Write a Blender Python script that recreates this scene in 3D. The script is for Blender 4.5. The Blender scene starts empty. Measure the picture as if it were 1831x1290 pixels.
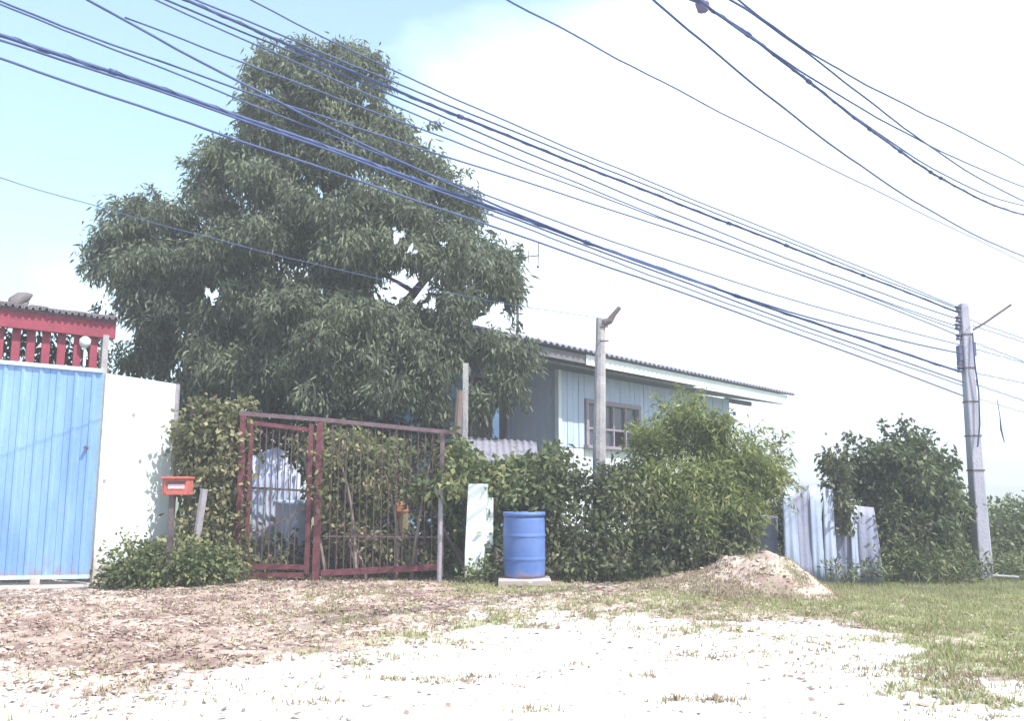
import bpy, math, random
import numpy as np
from mathutils import Vector, Matrix, noise as mnoise

random.seed(7)
rng = np.random.default_rng(11)
SC = bpy.context.scene
COL = SC.collection

# ------------------------------------------------------------------ camera
F, CX, CY = 1580.0, 915.5, 645.0
PITCH = math.atan(235.0 / F)
CAMZ = 1.05
cam = bpy.data.cameras.new('camera')
cam.sensor_width = 36.0
cam.lens = F / 1831.0 * 36.0
cam.clip_end = 3000
cam_o = bpy.data.objects.new('camera', cam)
cam_o.location = (0, 0, CAMZ)
cam_o.rotation_euler = (math.radians(90) + PITCH, 0, 0)
COL.objects.link(cam_o)
SC.camera = cam_o

# ------------------------------------------------------------------ light
SUN_EL, SUN_AZ = math.radians(56), math.atan2(0.80, -0.60)      # azimuth measured from +Y towards +X
sd = Vector((math.sin(SUN_AZ) * math.cos(SUN_EL), math.cos(SUN_AZ) * math.cos(SUN_EL), math.sin(SUN_EL)))
sun = bpy.data.lights.new('sun', 'SUN')
sun.energy = 4.2
sun.angle = math.radians(0.5)
sun.color = (1.0, 0.96, 0.9)
sun_o = bpy.data.objects.new('sun', sun)
sun_o.rotation_euler = sd.to_track_quat('Z', 'Y').to_euler()
sun_o.location = (10, -10, 20)
COL.objects.link(sun_o)

world = bpy.data.worlds.new('World')
SC.world = world
world.use_nodes = True
wn, wl = world.node_tree.nodes, world.node_tree.links
wn.clear()
w_out = wn.new('ShaderNodeOutputWorld')
w_bg = wn.new('ShaderNodeBackground')
w_bg.inputs['Strength'].default_value = 0.15
w_sky = wn.new('ShaderNodeTexSky')
w_sky.sky_type = 'NISHITA'
w_sky.sun_disc = False
w_sky.sun_elevation = SUN_EL
w_sky.sun_rotation = SUN_AZ
w_sky.air_density = 1.0
w_sky.dust_density = 1.0
w_sky.ozone_density = 1.2
w_tc = wn.new('ShaderNodeTexCoord')
w_map = wn.new('ShaderNodeMapping')
w_map.inputs['Scale'].default_value = (1.0, 1.0, 2.2)
w_map.inputs['Location'].default_value = (0.35, 0.1, 0.25)
w_no = wn.new('ShaderNodeTexNoise')
w_no.inputs['Scale'].default_value = 2.3
w_no.inputs['Detail'].default_value = 9
w_no.inputs['Roughness'].default_value = 0.5
w_sep = wn.new('ShaderNodeSeparateXYZ')
w_az = wn.new('ShaderNodeMath'); w_az.operation = 'MULTIPLY_ADD'      # cloud bank thickens towards the sunny side
w_az.inputs[1].default_value = 0.66; w_az.inputs[2].default_value = 0.28
w_sum = wn.new('ShaderNodeMath'); w_sum.operation = 'ADD'
w_lo = wn.new('ShaderNodeMath'); w_lo.operation = 'MULTIPLY_ADD'      # and towards the horizon
w_lo.inputs[1].default_value = -0.85
w_ramp = wn.new('ShaderNodeValToRGB')
w_ramp.color_ramp.elements[0].position = 0.36
w_ramp.color_ramp.elements[0].color = (0, 0, 0, 1)
w_ramp.color_ramp.elements[1].position = 0.60
w_ramp.color_ramp.elements[1].color = (1, 1, 1, 1)
w_veil = wn.new('ShaderNodeMath'); w_veil.operation = 'MULTIPLY_ADD'
w_veil.inputs[1].default_value = 0.88; w_veil.inputs[2].default_value = 0.12
w_mix = wn.new('ShaderNodeMixRGB')
w_mix.inputs['Color2'].default_value = (5.6, 6.5, 7.2, 1)
wl.new(w_tc.outputs['Generated'], w_map.inputs[0])
wl.new(w_map.outputs[0], w_no.inputs['Vector'])
wl.new(w_tc.outputs['Generated'], w_sep.inputs[0])
wl.new(w_sep.outputs['X'], w_az.inputs[0])
wl.new(w_no.outputs['Fac'], w_sum.inputs[0])
wl.new(w_az.outputs[0], w_sum.inputs[1])
wl.new(w_sep.outputs['Z'], w_lo.inputs[0])
wl.new(w_sum.outputs[0], w_lo.inputs[2])
wl.new(w_lo.outputs[0], w_ramp.inputs[0])
wl.new(w_ramp.outputs[0], w_veil.inputs[0])
wl.new(w_veil.outputs[0], w_mix.inputs['Fac'])
w_tint = wn.new('ShaderNodeMixRGB'); w_tint.blend_type = 'MULTIPLY'; w_tint.inputs['Fac'].default_value = 1
w_tint.inputs['Color2'].default_value = (1.12, 1.28, 1.10, 1)
wl.new(w_sky.outputs[0], w_tint.inputs['Color1']); wl.new(w_tint.outputs[0], w_mix.inputs['Color1'])
wl.new(w_mix.outputs[0], w_bg.inputs[0])
wl.new(w_bg.outputs[0], w_out.inputs[0])

SC.view_settings.view_transform = 'Standard'
SC.view_settings.look = 'None'
SC.view_settings.exposure = 0.95
SC.view_settings.gamma = 1.0
SC.view_settings.use_curve_mapping = False
HAZE = 0.0060
SC.cycles.volume_bounces = 0
SC.cycles.max_bounces = 6
SC.cycles.transparent_max_bounces = 6

# ------------------------------------------------------------------ placing
def P(px, py, Y):
    """the point at distance Y (metres in front of the camera) seen at photograph pixel px, py"""
    u, v = (px - CX) / F, (CY - py) / F
    d = Vector((u, math.cos(PITCH) - v * math.sin(PITCH), math.sin(PITCH) + v * math.cos(PITCH)))
    t = Y / d.y
    return Vector((d.x * t, Y, CAMZ + d.z * t))

def ray(px, py):
    u, v = (px - CX) / F, (CY - py) / F
    return Vector((u, math.cos(PITCH) - v * math.sin(PITCH), math.sin(PITCH) + v * math.cos(PITCH)))

def proj(x, y, z):
    dz = z - CAMZ
    c, s = math.cos(PITCH), math.sin(PITCH)
    fwd = y * c + dz * s
    up = -y * s + dz * c
    fwd = np.where(fwd < 0.1, 0.1, fwd)
    return CX + F * x / fwd, CY - F * up / fwd

def sstep(a, b, x):
    t = np.clip((x - a) / (b - a), 0, 1)
    return t * t * (3 - 2 * t)

_grids = [np.random.default_rng(100 + i).random((64, 64)) for i in range(8)]
def vnoise(x, y, k):
    g = _grids[k % 8]
    xi, yi = np.floor(x).astype(int), np.floor(y).astype(int)
    fx, fy = x - xi, y - yi
    fx, fy = fx * fx * (3 - 2 * fx), fy * fy * (3 - 2 * fy)
    a, b = g[xi % 64, yi % 64], g[(xi + 1) % 64, yi % 64]
    c, d = g[xi % 64, (yi + 1) % 64], g[(xi + 1) % 64, (yi + 1) % 64]
    return (a * (1 - fx) + b * fx) * (1 - fy) + (c * (1 - fx) + d * fx) * fy
def fbm(x, y, s, n=4, k0=0):
    r, a, t = 0, 1.0, 0
    for i in range(n):
        r = r + a * vnoise(x * s * 2 ** i + 17.3 * i, y * s * 2 ** i + 9.1 * i, k0 + i)
        t += a; a *= 0.55
    return r / t

def gz(x, y):
    """height of the ground: level by the gate, falling gently to the right and away"""
    x = np.asarray(x, float); y = np.asarray(y, float)
    z = -0.030 * sstep(1.3, 5.0, x) * np.clip(y - 5.5, 0, 14)
    z = z + 0.05 * (fbm(x + 50, y + 50, 0.55, 3) - 0.5)
    return z
def GZ(x, y): return float(gz(x, y))

# ------------------------------------------------------------------ objects
WL = {}
def thing(name, label, cat, loc, group=None):
    o = bpy.data.objects.new(name, None)
    o.empty_display_size = 0.2
    COL.objects.link(o)
    o.location = loc
    o['label'] = label; o['category'] = cat
    if group: o['group'] = group
    WL[o.name] = Vector(loc)
    return o

def link_mesh(name, me, parent=None, kind=None, loc=None, rot=None):
    o = bpy.data.objects.new(name, me)
    COL.objects.link(o)
    if parent is not None: o.parent = parent
    base = WL[parent.name] if parent is not None else Vector((0, 0, 0))
    if loc is not None:
        o.location = Vector(loc) - base
        WL[o.name] = Vector(loc)
    else:
        WL[o.name] = base
    if rot is not None: o.rotation_euler = rot
    if kind: o['kind'] = kind
    return o

def mesh_np(name, V, Fq, mat, parent=None, kind=None, smooth=False, attr=None):
    V = np.asarray(V, np.float32)
    base = WL[parent.name] if parent is not None else Vector((0, 0, 0))
    V = V - np.array(base, np.float32)
    Fq = np.asarray(Fq, np.int32)
    me = bpy.data.meshes.new(name)
    me.vertices.add(len(V)); me.vertices.foreach_set('co', V.ravel())
    k = Fq.shape[1]
    me.loops.add(Fq.size); me.loops.foreach_set('vertex_index', Fq.ravel())
    me.polygons.add(len(Fq))
    me.polygons.foreach_set('loop_start', np.arange(0, Fq.size, k, dtype=np.int32))
    if smooth: me.polygons.foreach_set('use_smooth', np.ones(len(Fq), bool))
    me.update(calc_edges=True)
    if attr is not None:
        ca = me.color_attributes.new('col', 'FLOAT_COLOR', 'POINT')
        ca.data.foreach_set('color', np.asarray(attr, np.float32).ravel())
    me.materials.append(mat)
    return link_mesh(name, me, parent, kind)

class MB:
    def __init__(s): s.v, s.f = [], []
    def add(s, vs, fs):
        n = len(s.v); s.v += [Vector(v) for v in vs]; s.f += [tuple(i + n for i in f) for f in fs]; return s
    def box(s, c, ax, ay, az):
        """centre and three half-axis vectors"""
        c, ax, ay, az = Vector(c), Vector(ax), Vector(ay), Vector(az)
        vs = [c + i * ax + j * ay + k * az for k in (-1, 1) for j in (-1, 1) for i in (-1, 1)]
        return s.add(vs, [(0, 2, 3, 1), (4, 5, 7, 6), (0, 1, 5, 4), (2, 6, 7, 3), (0, 4, 6, 2), (1, 3, 7, 5)])
    def beam(s, a, b, w, h, up=(0, 0, 1)):
        a, b = Vector(a), Vector(b)
        d = (b - a); L = d.length; d.normalize()
        side = d.cross(Vector(up))
        if side.length < 1e-3: side = d.cross(Vector((0, 1, 0)))
        side.normalize(); u = side.cross(d)
        return s.box((a + b) / 2, d * L / 2, side * w / 2, u * h / 2)
    def tube(s, pts, r, n=8, cap=True):
        pts = [Vector(p) for p in pts]
        R = r if hasattr(r, '__len__') else [r] * len(pts)
        rings, prev = [], None
        for i, p in enumerate(pts):
            d = (pts[min(i + 1, len(pts) - 1)] - pts[max(i - 1, 0)]).normalized()
            if prev is None:
                a = Vector((0, 0, 1)) if abs(d.z) < 0.9 else Vector((1, 0, 0))
                prev = d.cross(a).normalized()
            else:
                prev = (prev - d * prev.dot(d)).normalized()
            q = d.cross(prev)
            rings.append([p + (prev * math.cos(2 * math.pi * k / n) + q * math.sin(2 * math.pi * k / n)) * R[i] for k in range(n)])
        vs = [v for rg in rings for v in rg]
        fs = [(i * n + k, i * n + (k + 1) % n, (i + 1) * n + (k + 1) % n, (i + 1) * n + k) for i in range(len(pts) - 1) for k in range(n)]
        if cap: fs += [tuple(range(n))[::-1], tuple((len(pts) - 1) * n + k for k in range(n))]
        return s.add(vs, fs)
    def lathe(s, c, prof, n=24):
        """prof: list of (radius, height)"""
        c = Vector(c)
        vs = [c + Vector((r * math.cos(2 * math.pi * k / n), r * math.sin(2 * math.pi * k / n), z)) for r, z in prof for k in range(n)]
        fs = [(i * n + k, i * n + (k + 1) % n, (i + 1) * n + (k + 1) % n, (i + 1) * n + k) for i in range(len(prof) - 1) for k in range(n)]
        return s.add(vs, fs)
    def build(s, name, mat, parent=None, kind=None, bevel=0, smooth=False):
        base = WL[parent.name] if parent is not None else Vector((0, 0, 0))
        me = bpy.data.meshes.new(name)
        me.from_pydata([v - base for v in s.v], [], s.f)
        me.update()
        if smooth:
            me.polygons.foreach_set('use_smooth', [True] * len(me.polygons))
        me.materials.append(mat)
        o = link_mesh(name, me, parent, kind)
        if bevel:
            m = o.modifiers.new('bevel', 'BEVEL'); m.width = bevel; m.segments = 2; m.limit_method = 'ANGLE'
        return o

def tag(o, label, cat, group=None):
    o['label'] = label; o['category'] = cat
    if group: o['group'] = group
    return o

# ------------------------------------------------------------------ materials
def mat(name, c1, c2=None, scale=4.0, rough=0.8, bump=0.0, bscale=40.0, metal=0.0, c3=None, stretch=(1, 1, 1), spec=0.3, fine=0.0, dirt=0.0):
    m = bpy.data.materials.new(name); m.use_nodes = True
    n, l = m.node_tree.nodes, m.node_tree.links
    b = n['Principled BSDF']
    b.inputs['Roughness'].default_value = rough
    b.inputs['Metallic'].default_value = metal
    b.inputs['Specular IOR Level'].default_value = spec
    g = n.new('ShaderNodeNewGeometry')
    mp = n.new('ShaderNodeMapping'); mp.inputs['Scale'].default_value = stretch
    l.new(g.outputs['Position'], mp.inputs[0])
    c2 = c2 or tuple(x * 0.8 for x in c1)
    no = n.new('ShaderNodeTexNoise'); no.inputs['Scale'].default_value = scale
    no.inputs['Detail'].default_value = 8; no.inputs['Roughness'].default_value = 0.65
    l.new(mp.outputs[0], no.inputs['Vector'])
    r = n.new('ShaderNodeValToRGB')
    r.color_ramp.elements[0].position = 0.35; r.color_ramp.elements[0].color = (*c1, 1)
    r.color_ramp.elements[1].position = 0.65; r.color_ramp.elements[1].color = (*c2, 1)
    if c3:
        e = r.color_ramp.elements.new(0.72); e.color = (*c3, 1)
    l.new(no.outputs['Fac'], r.inputs[0])
    src = r.outputs[0]
    if fine:
        n3 = n.new('ShaderNodeTexNoise'); n3.inputs['Scale'].default_value = 90; n3.inputs['Detail'].default_value = 3
        l.new(g.outputs['Position'], n3.inputs['Vector'])
        mr = n.new('ShaderNodeMapRange'); mr.inputs['From Min'].default_value = 0.3; mr.inputs['From Max'].default_value = 0.7
        mr.inputs['To Min'].default_value = 1 - fine; mr.inputs['To Max'].default_value = 1 + fine
        l.new(n3.outputs['Fac'], mr.inputs[0])
        mx = n.new('ShaderNodeMixRGB'); mx.blend_type = 'MULTIPLY'; mx.inputs['Fac'].default_value = 1
        l.new(src, mx.inputs[1]); l.new(mr.outputs[0], mx.inputs[2]); src = mx.outputs[0]
    if dirt:                                                 # splashed soil and rust at the foot
        sp_ = n.new('ShaderNodeSeparateXYZ'); l.new(g.outputs['Position'], sp_.inputs[0])
        nd = n.new('ShaderNodeTexNoise'); nd.inputs['Scale'].default_value = 7; nd.inputs['Detail'].default_value = 7
        l.new(g.outputs['Position'], nd.inputs['Vector'])
        ad = n.new('ShaderNodeMath'); ad.operation = 'MULTIPLY_ADD'; ad.inputs[1].default_value = -dirt * 2.6; l.new(nd.outputs['Fac'], ad.inputs[0]); l.new(sp_.outputs['Z'], ad.inputs[2])
        m2 = n.new('ShaderNodeMapRange'); m2.inputs['From Min'].default_value = -dirt * 0.9; m2.inputs['From Max'].default_value = -dirt * 0.2
        m2.inputs['To Min'].default_value = 0.75; m2.inputs['To Max'].default_value = 0.0; l.new(ad.outputs[0], m2.inputs[0])
        md_ = n.new('ShaderNodeMixRGB'); md_.inputs[2].default_value = (0.30, 0.20, 0.17, 1)
        l.new(m2.outputs[0], md_.inputs[0]); l.new(src, md_.inputs[1]); src = md_.outputs[0]
    l.new(src, b.inputs['Base Color'])
    if bump:
        n2 = n.new('ShaderNodeTexNoise'); n2.inputs['Scale'].default_value = bscale; n2.inputs['Detail'].default_value = 5
        l.new(mp.outputs[0], n2.inputs['Vector'])
        bm = n.new('ShaderNodeBump'); bm.inputs['Strength'].default_value = bump; bm.inputs['Distance'].default_value = 0.02
        l.new(n2.outputs['Fac'], bm.inputs['Height']); l.new(bm.outputs[0], b.inputs['Normal'])
    return m

def leaf_mat(name, cols, trans=0.35, rough=0.55):
    """a spread of leaf colours, picked leaf by leaf and by large patches"""
    m = bpy.data.materials.new(name); m.use_nodes = True
    n, l = m.node_tree.nodes, m.node_tree.links
    b = n['Principled BSDF']; b.inputs['Roughness'].default_value = rough
    b.inputs['Specular IOR Level'].default_value = 0.35
    g = n.new('ShaderNodeNewGeometry')
    no = n.new('ShaderNodeTexNoise'); no.inputs['Scale'].default_value = 1.6; no.inputs['Detail'].default_value = 4
    l.new(g.outputs['Position'], no.inputs['Vector'])
    a = n.new('ShaderNodeMath'); a.operation = 'MULTIPLY_ADD'; a.inputs[1].default_value = 0.55
    l.new(g.outputs['Random Per Island'], a.inputs[0])
    sc = n.new('ShaderNodeMath'); sc.operation = 'MULTIPLY_ADD'; sc.inputs[1].default_value = 1.3; sc.inputs[2].default_value = -0.4
    l.new(no.outputs['Fac'], sc.inputs[0]); l.new(sc.outputs[0], a.inputs[2])
    r = n.new('ShaderNodeValToRGB')
    el = r.color_ramp.elements
    el[0].position = 0.05; el[0].color = (*cols[0], 1)
    el[1].position = 0.97; el[1].color = (*cols[-1], 1)
    for i, c in enumerate(cols[1:-1]):
        e = el.new(0.05 + 0.92 * (i + 1) / (len(cols) - 1)); e.color = (*c, 1)
    l.new(a.outputs[0], r.inputs[0]); l.new(r.outputs[0], b.inputs['Base Color'])
    t = n.new('ShaderNodeBsdfTranslucent'); mx = n.new('ShaderNodeMixShader'); mx.inputs[0].default_value = trans
    l.new(r.outputs[0], t.inputs[0]); l.new(b.outputs[0], mx.inputs[1]); l.new(t.outputs[0], mx.inputs[2])
    l.new(mx.outputs[0], n['Material Output'].inputs[0])
    return m

M = dict(
    bar=mat('bar_steel', (0.10, 0.06, 0.07), (0.14, 0.08, 0.09), 20, 0.85),
    bark=mat('bark', (0.16, 0.12, 0.11), (0.26, 0.21, 0.19), 6, 0.95, 0.8, 30, stretch=(1, 1, 0.3)),
    concrete=mat('concrete', (0.42, 0.41, 0.43), (0.56, 0.55, 0.56), 3, 0.9, 0.5, 60, c3=(0.33, 0.32, 0.35), fine=0.12),
    old_concrete=mat('old_concrete', (0.30, 0.28, 0.31), (0.45, 0.42, 0.42), 5, 0.95, 0.7, 50, c3=(0.2, 0.18, 0.2), fine=0.15),
    white_paint=mat('white_paint', (0.78, 0.82, 0.82), (0.68, 0.75, 0.76), 3, 0.8, 0.3, 50, c3=(0.55, 0.62, 0.62), fine=0.06, dirt=0.2),
    white_board=mat('white_board', (0.80, 0.84, 0.85), (0.72, 0.80, 0.83), 1.2, 0.6, 0.15, 30, stretch=(1, 1, 0.4), fine=0.04, dirt=0.35),
    blue_paint=mat('blue_paint', (0.16, 0.29, 0.56), (0.25, 0.40, 0.66), 2.5, 0.55, 0.15, 30, stretch=(1.6, 1.6, 0.3), fine=0.12, dirt=0.22),
    gate_rail=mat('gate_rail', (0.55, 0.66, 0.74), (0.42, 0.54, 0.66), 6, 0.6, fine=0.1),
    red_paint=mat('red_paint', (0.30, 0.045, 0.08), (0.23, 0.04, 0.065), 5, 0.6, 0.2, fine=0.12),
    red_rust=mat('red_rust', (0.12, 0.04, 0.05), (0.18, 0.06, 0.075), 12, 0.85, 0.5, 60, c3=(0.10, 0.06, 0.06), fine=0.2),
    rust_grey=mat('rust_grey', (0.17, 0.12, 0.14), (0.13, 0.075, 0.09), 8, 0.8, 0.4, 60, fine=0.2),
    dark_tile=mat('dark_tile', (0.12, 0.10, 0.12), (0.20, 0.17, 0.18), 6, 0.85, 0.4, fine=0.15),
    barrel=mat('barrel_blue', (0.08, 0.15, 0.39), (0.12, 0.195, 0.45), 3.5, 0.5, 0.1, 40, c3=(0.18, 0.25, 0.46), fine=0.08, dirt=0.12),
    mailbox=mat('mailbox_orange', (0.50, 0.15, 0.12), (0.42, 0.11, 0.10), 25, 0.55, 0.2, fine=0.12),
    label=mat('pale_label', (0.75, 0.62, 0.68), (0.62, 0.42, 0.45), 60, 0.6),
    dark_metal=mat('dark_metal', (0.10, 0.08, 0.09), (0.16, 0.12, 0.13), 20, 0.7, 0.3),
    grey_pipe=mat('grey_pipe', (0.36, 0.34, 0.38), (0.26, 0.23, 0.27), 12, 0.6, 0.2, fine=0.1),
    wall_blue=mat('wall_blue', (0.36, 0.44, 0.60), (0.46, 0.53, 0.68), 3, 0.85, 0.3, 40, c3=(0.27, 0.33, 0.44), stretch=(3, 3, 0.5), fine=0.08),
    wall_deep=mat('wall_deep_blue', (0.13, 0.24, 0.42), (0.18, 0.30, 0.48), 3, 0.85, 0.3, 40, fine=0.1),
    wall_white=mat('wall_white', (0.68, 0.72, 0.75), (0.54, 0.61, 0.61), 5, 0.85, 0.3, 40, c3=(0.42, 0.52, 0.46), stretch=(3, 3, 0.5), fine=0.1),
    fascia=mat('fascia_white', (0.80, 0.84, 0.84), (0.66, 0.72, 0.74), 2, 0.7, 0.1, fine=0.08),
    roof=mat('roof_sheet', (0.17, 0.17, 0.24), (0.26, 0.26, 0.33), 5, 0.8, 0.4, fine=0.15),
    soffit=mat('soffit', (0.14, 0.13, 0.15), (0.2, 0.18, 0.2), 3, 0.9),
    wood_frame=mat('wood_frame', (0.20, 0.17, 0.21), (0.29, 0.25, 0.30), 12, 0.75, 0.2),
    interior_shade=mat('interior_shade', (0.035, 0.03, 0.04), (0.05, 0.045, 0.05), 3, 1.0),  # near-black colour standing in for the shade indoors
    asbestos=mat('grey_sheet', (0.17, 0.165, 0.21), (0.25, 0.24, 0.29), 6, 0.95, 0.6, 40, c3=(0.18, 0.16, 0.18), fine=0.2),
    zinc=mat('zinc_sheet', (0.40, 0.46, 0.58), (0.27, 0.32, 0.46), 2.6, 0.6, 0.2, 30, 0.15, c3=(0.34, 0.30, 0.40), stretch=(2, 2, 0.5), fine=0.12),
    zinc_dull=mat('zinc_dull', (0.22, 0.24, 0.35), (0.29, 0.29, 0.38), 3.5, 0.7, 0.3, 30, 0.1, c3=(0.25, 0.17, 0.18), stretch=(2, 2, 0.5), fine=0.15),
    zinc_pale=mat('zinc_pale', (0.31, 0.35, 0.48), (0.41, 0.45, 0.58), 2, 0.6, 0.1, 30, 0.1, stretch=(2, 2, 0.3), fine=0.1),
    cable=mat('cable_sheath', (0.045, 0.07, 0.17), (0.07, 0.10, 0.23), 5, 0.6),
    porcelain=mat('insulator', (0.10, 0.09, 0.16), (0.15, 0.13, 0.22), 8, 0.4),
    pole=mat('pole_concrete', (0.34, 0.33, 0.42), (0.46, 0.44, 0.52), 3, 0.9, 0.5, 60, c3=(0.27, 0.25, 0.31), stretch=(1, 1, 0.4), fine=0.15),
    orange=mat('faded_orange', (0.36, 0.14, 0.09), (0.27, 0.14, 0.09), 30, 0.9),
    ochre=mat('dry_ochre', (0.24, 0.21, 0.11), (0.18, 0.14, 0.09), 30, 0.95, 0.5),
    hill=mat('hill_haze', (0.13, 0.18, 0.24), (0.18, 0.24, 0.27), 0.06, 1.0),
)
L_tree = leaf_mat('leaves_mango', [(0.066, 0.068, 0.058), (0.085, 0.098, 0.070), (0.11, 0.135, 0.085), (0.155, 0.185, 0.11), (0.25, 0.27, 0.18)])
L_vine = leaf_mat('leaves_creeper', [(0.06, 0.055, 0.04), (0.08, 0.10, 0.045), (0.11, 0.15, 0.06), (0.17, 0.20, 0.09), (0.28, 0.29, 0.12), (0.36, 0.33, 0.16)])
L_dry = leaf_mat('leaves_half_dry', [(0.09, 0.06, 0.055), (0.11, 0.11, 0.06), (0.15, 0.16, 0.08), (0.22, 0.22, 0.12), (0.36, 0.33, 0.17), (0.42, 0.33, 0.24)])
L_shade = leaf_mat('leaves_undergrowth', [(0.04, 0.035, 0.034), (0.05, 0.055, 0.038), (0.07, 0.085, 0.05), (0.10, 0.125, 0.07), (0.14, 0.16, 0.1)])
L_feather = leaf_mat('leaves_feathery', [(0.07, 0.085, 0.035), (0.15, 0.175, 0.06), (0.22, 0.26, 0.09), (0.30, 0.335, 0.125), (0.42, 0.42, 0.20)], 0.45)
L_hedge = leaf_mat('leaves_hedge', [(0.07, 0.058, 0.045), (0.085, 0.09, 0.05), (0.115, 0.135, 0.065), (0.17, 0.19, 0.09), (0.27, 0.26, 0.15)])
L_round = leaf_mat('leaves_round_tree', [(0.05, 0.05, 0.045), (0.065, 0.08, 0.045), (0.09, 0.12, 0.055), (0.14, 0.175, 0.075), (0.20, 0.23, 0.12)])
L_far = leaf_mat('leaves_thicket', [(0.08, 0.09, 0.05), (0.11, 0.14, 0.06), (0.16, 0.20, 0.085), (0.22, 0.25, 0.12)])
L_grass = leaf_mat('grass_green', [(0.20, 0.19, 0.09), (0.27, 0.29, 0.12), (0.35, 0.37, 0.18), (0.48, 0.46, 0.28)], 0.4, 0.8)
L_straw = leaf_mat('grass_straw', [(0.20, 0.14, 0.11), (0.30, 0.22, 0.16), (0.42, 0.34, 0.25), (0.26, 0.28, 0.13), (0.55, 0.46, 0.36)], 0.3, 0.9)
L_litter = leaf_mat('litter', [(0.13, 0.08, 0.08), (0.24, 0.15, 0.14), (0.38, 0.27, 0.23), (0.55, 0.42, 0.36), (0.7, 0.62, 0.55)], 0.1, 0.9)

# ------------------------------------------------------------------ the ground
def road_edge(px):
    """photograph row where litter and turf give way to the white sand"""
    return np.interp(px, [-400, 40, 300, 500, 700, 780, 860, 1000, 1150, 1300, 1450, 1600, 1750, 1900, 2400],
                         [1250, 1232, 1215, 1192, 1174, 1150, 1112, 1104, 1112, 1130, 1140, 1160, 1195, 1235, 1300])
def cover(x, y):
    """0..1: how far the soil and plants hide the sand; and 0..1 green; at ground points"""
    px, py = proj(x, y, gz(x, y))
    n1 = fbm(x, y, 0.8, 5, 1); n2 = fbm(x + 31, y + 7, 3.0, 4, 3)
    e = road_edge(px) + (n1 - 0.5) * 95 + (n2 - 0.5) * 60
    c = sstep(22, -26, py - e)
    right = sstep(1450, 1700, px)
    tail = sstep(0.47, 0.60, n2 + 0.25 * (n1 - 0.5)) * sstep(200, 20, py - e) * (0.25 + 0.6 * right)
    left_tail = sstep(0.50, 0.62, n2) * sstep(420, 150, px) * sstep(110, 20, py - e) * 0.7
    c = np.maximum(c, np.maximum(tail, left_tail))
    g = sstep(1000, 1640, px + (n1 - 0.5) * 800) * 0.95
    g = np.maximum(g, sstep(0.47, 0.6, n1) * sstep(480, 700, px) * 0.62)
    g = np.maximum(g, 0.30 * sstep(0.5, 0.62, n2) * sstep(250, 700, px))
    return c, g

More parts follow.
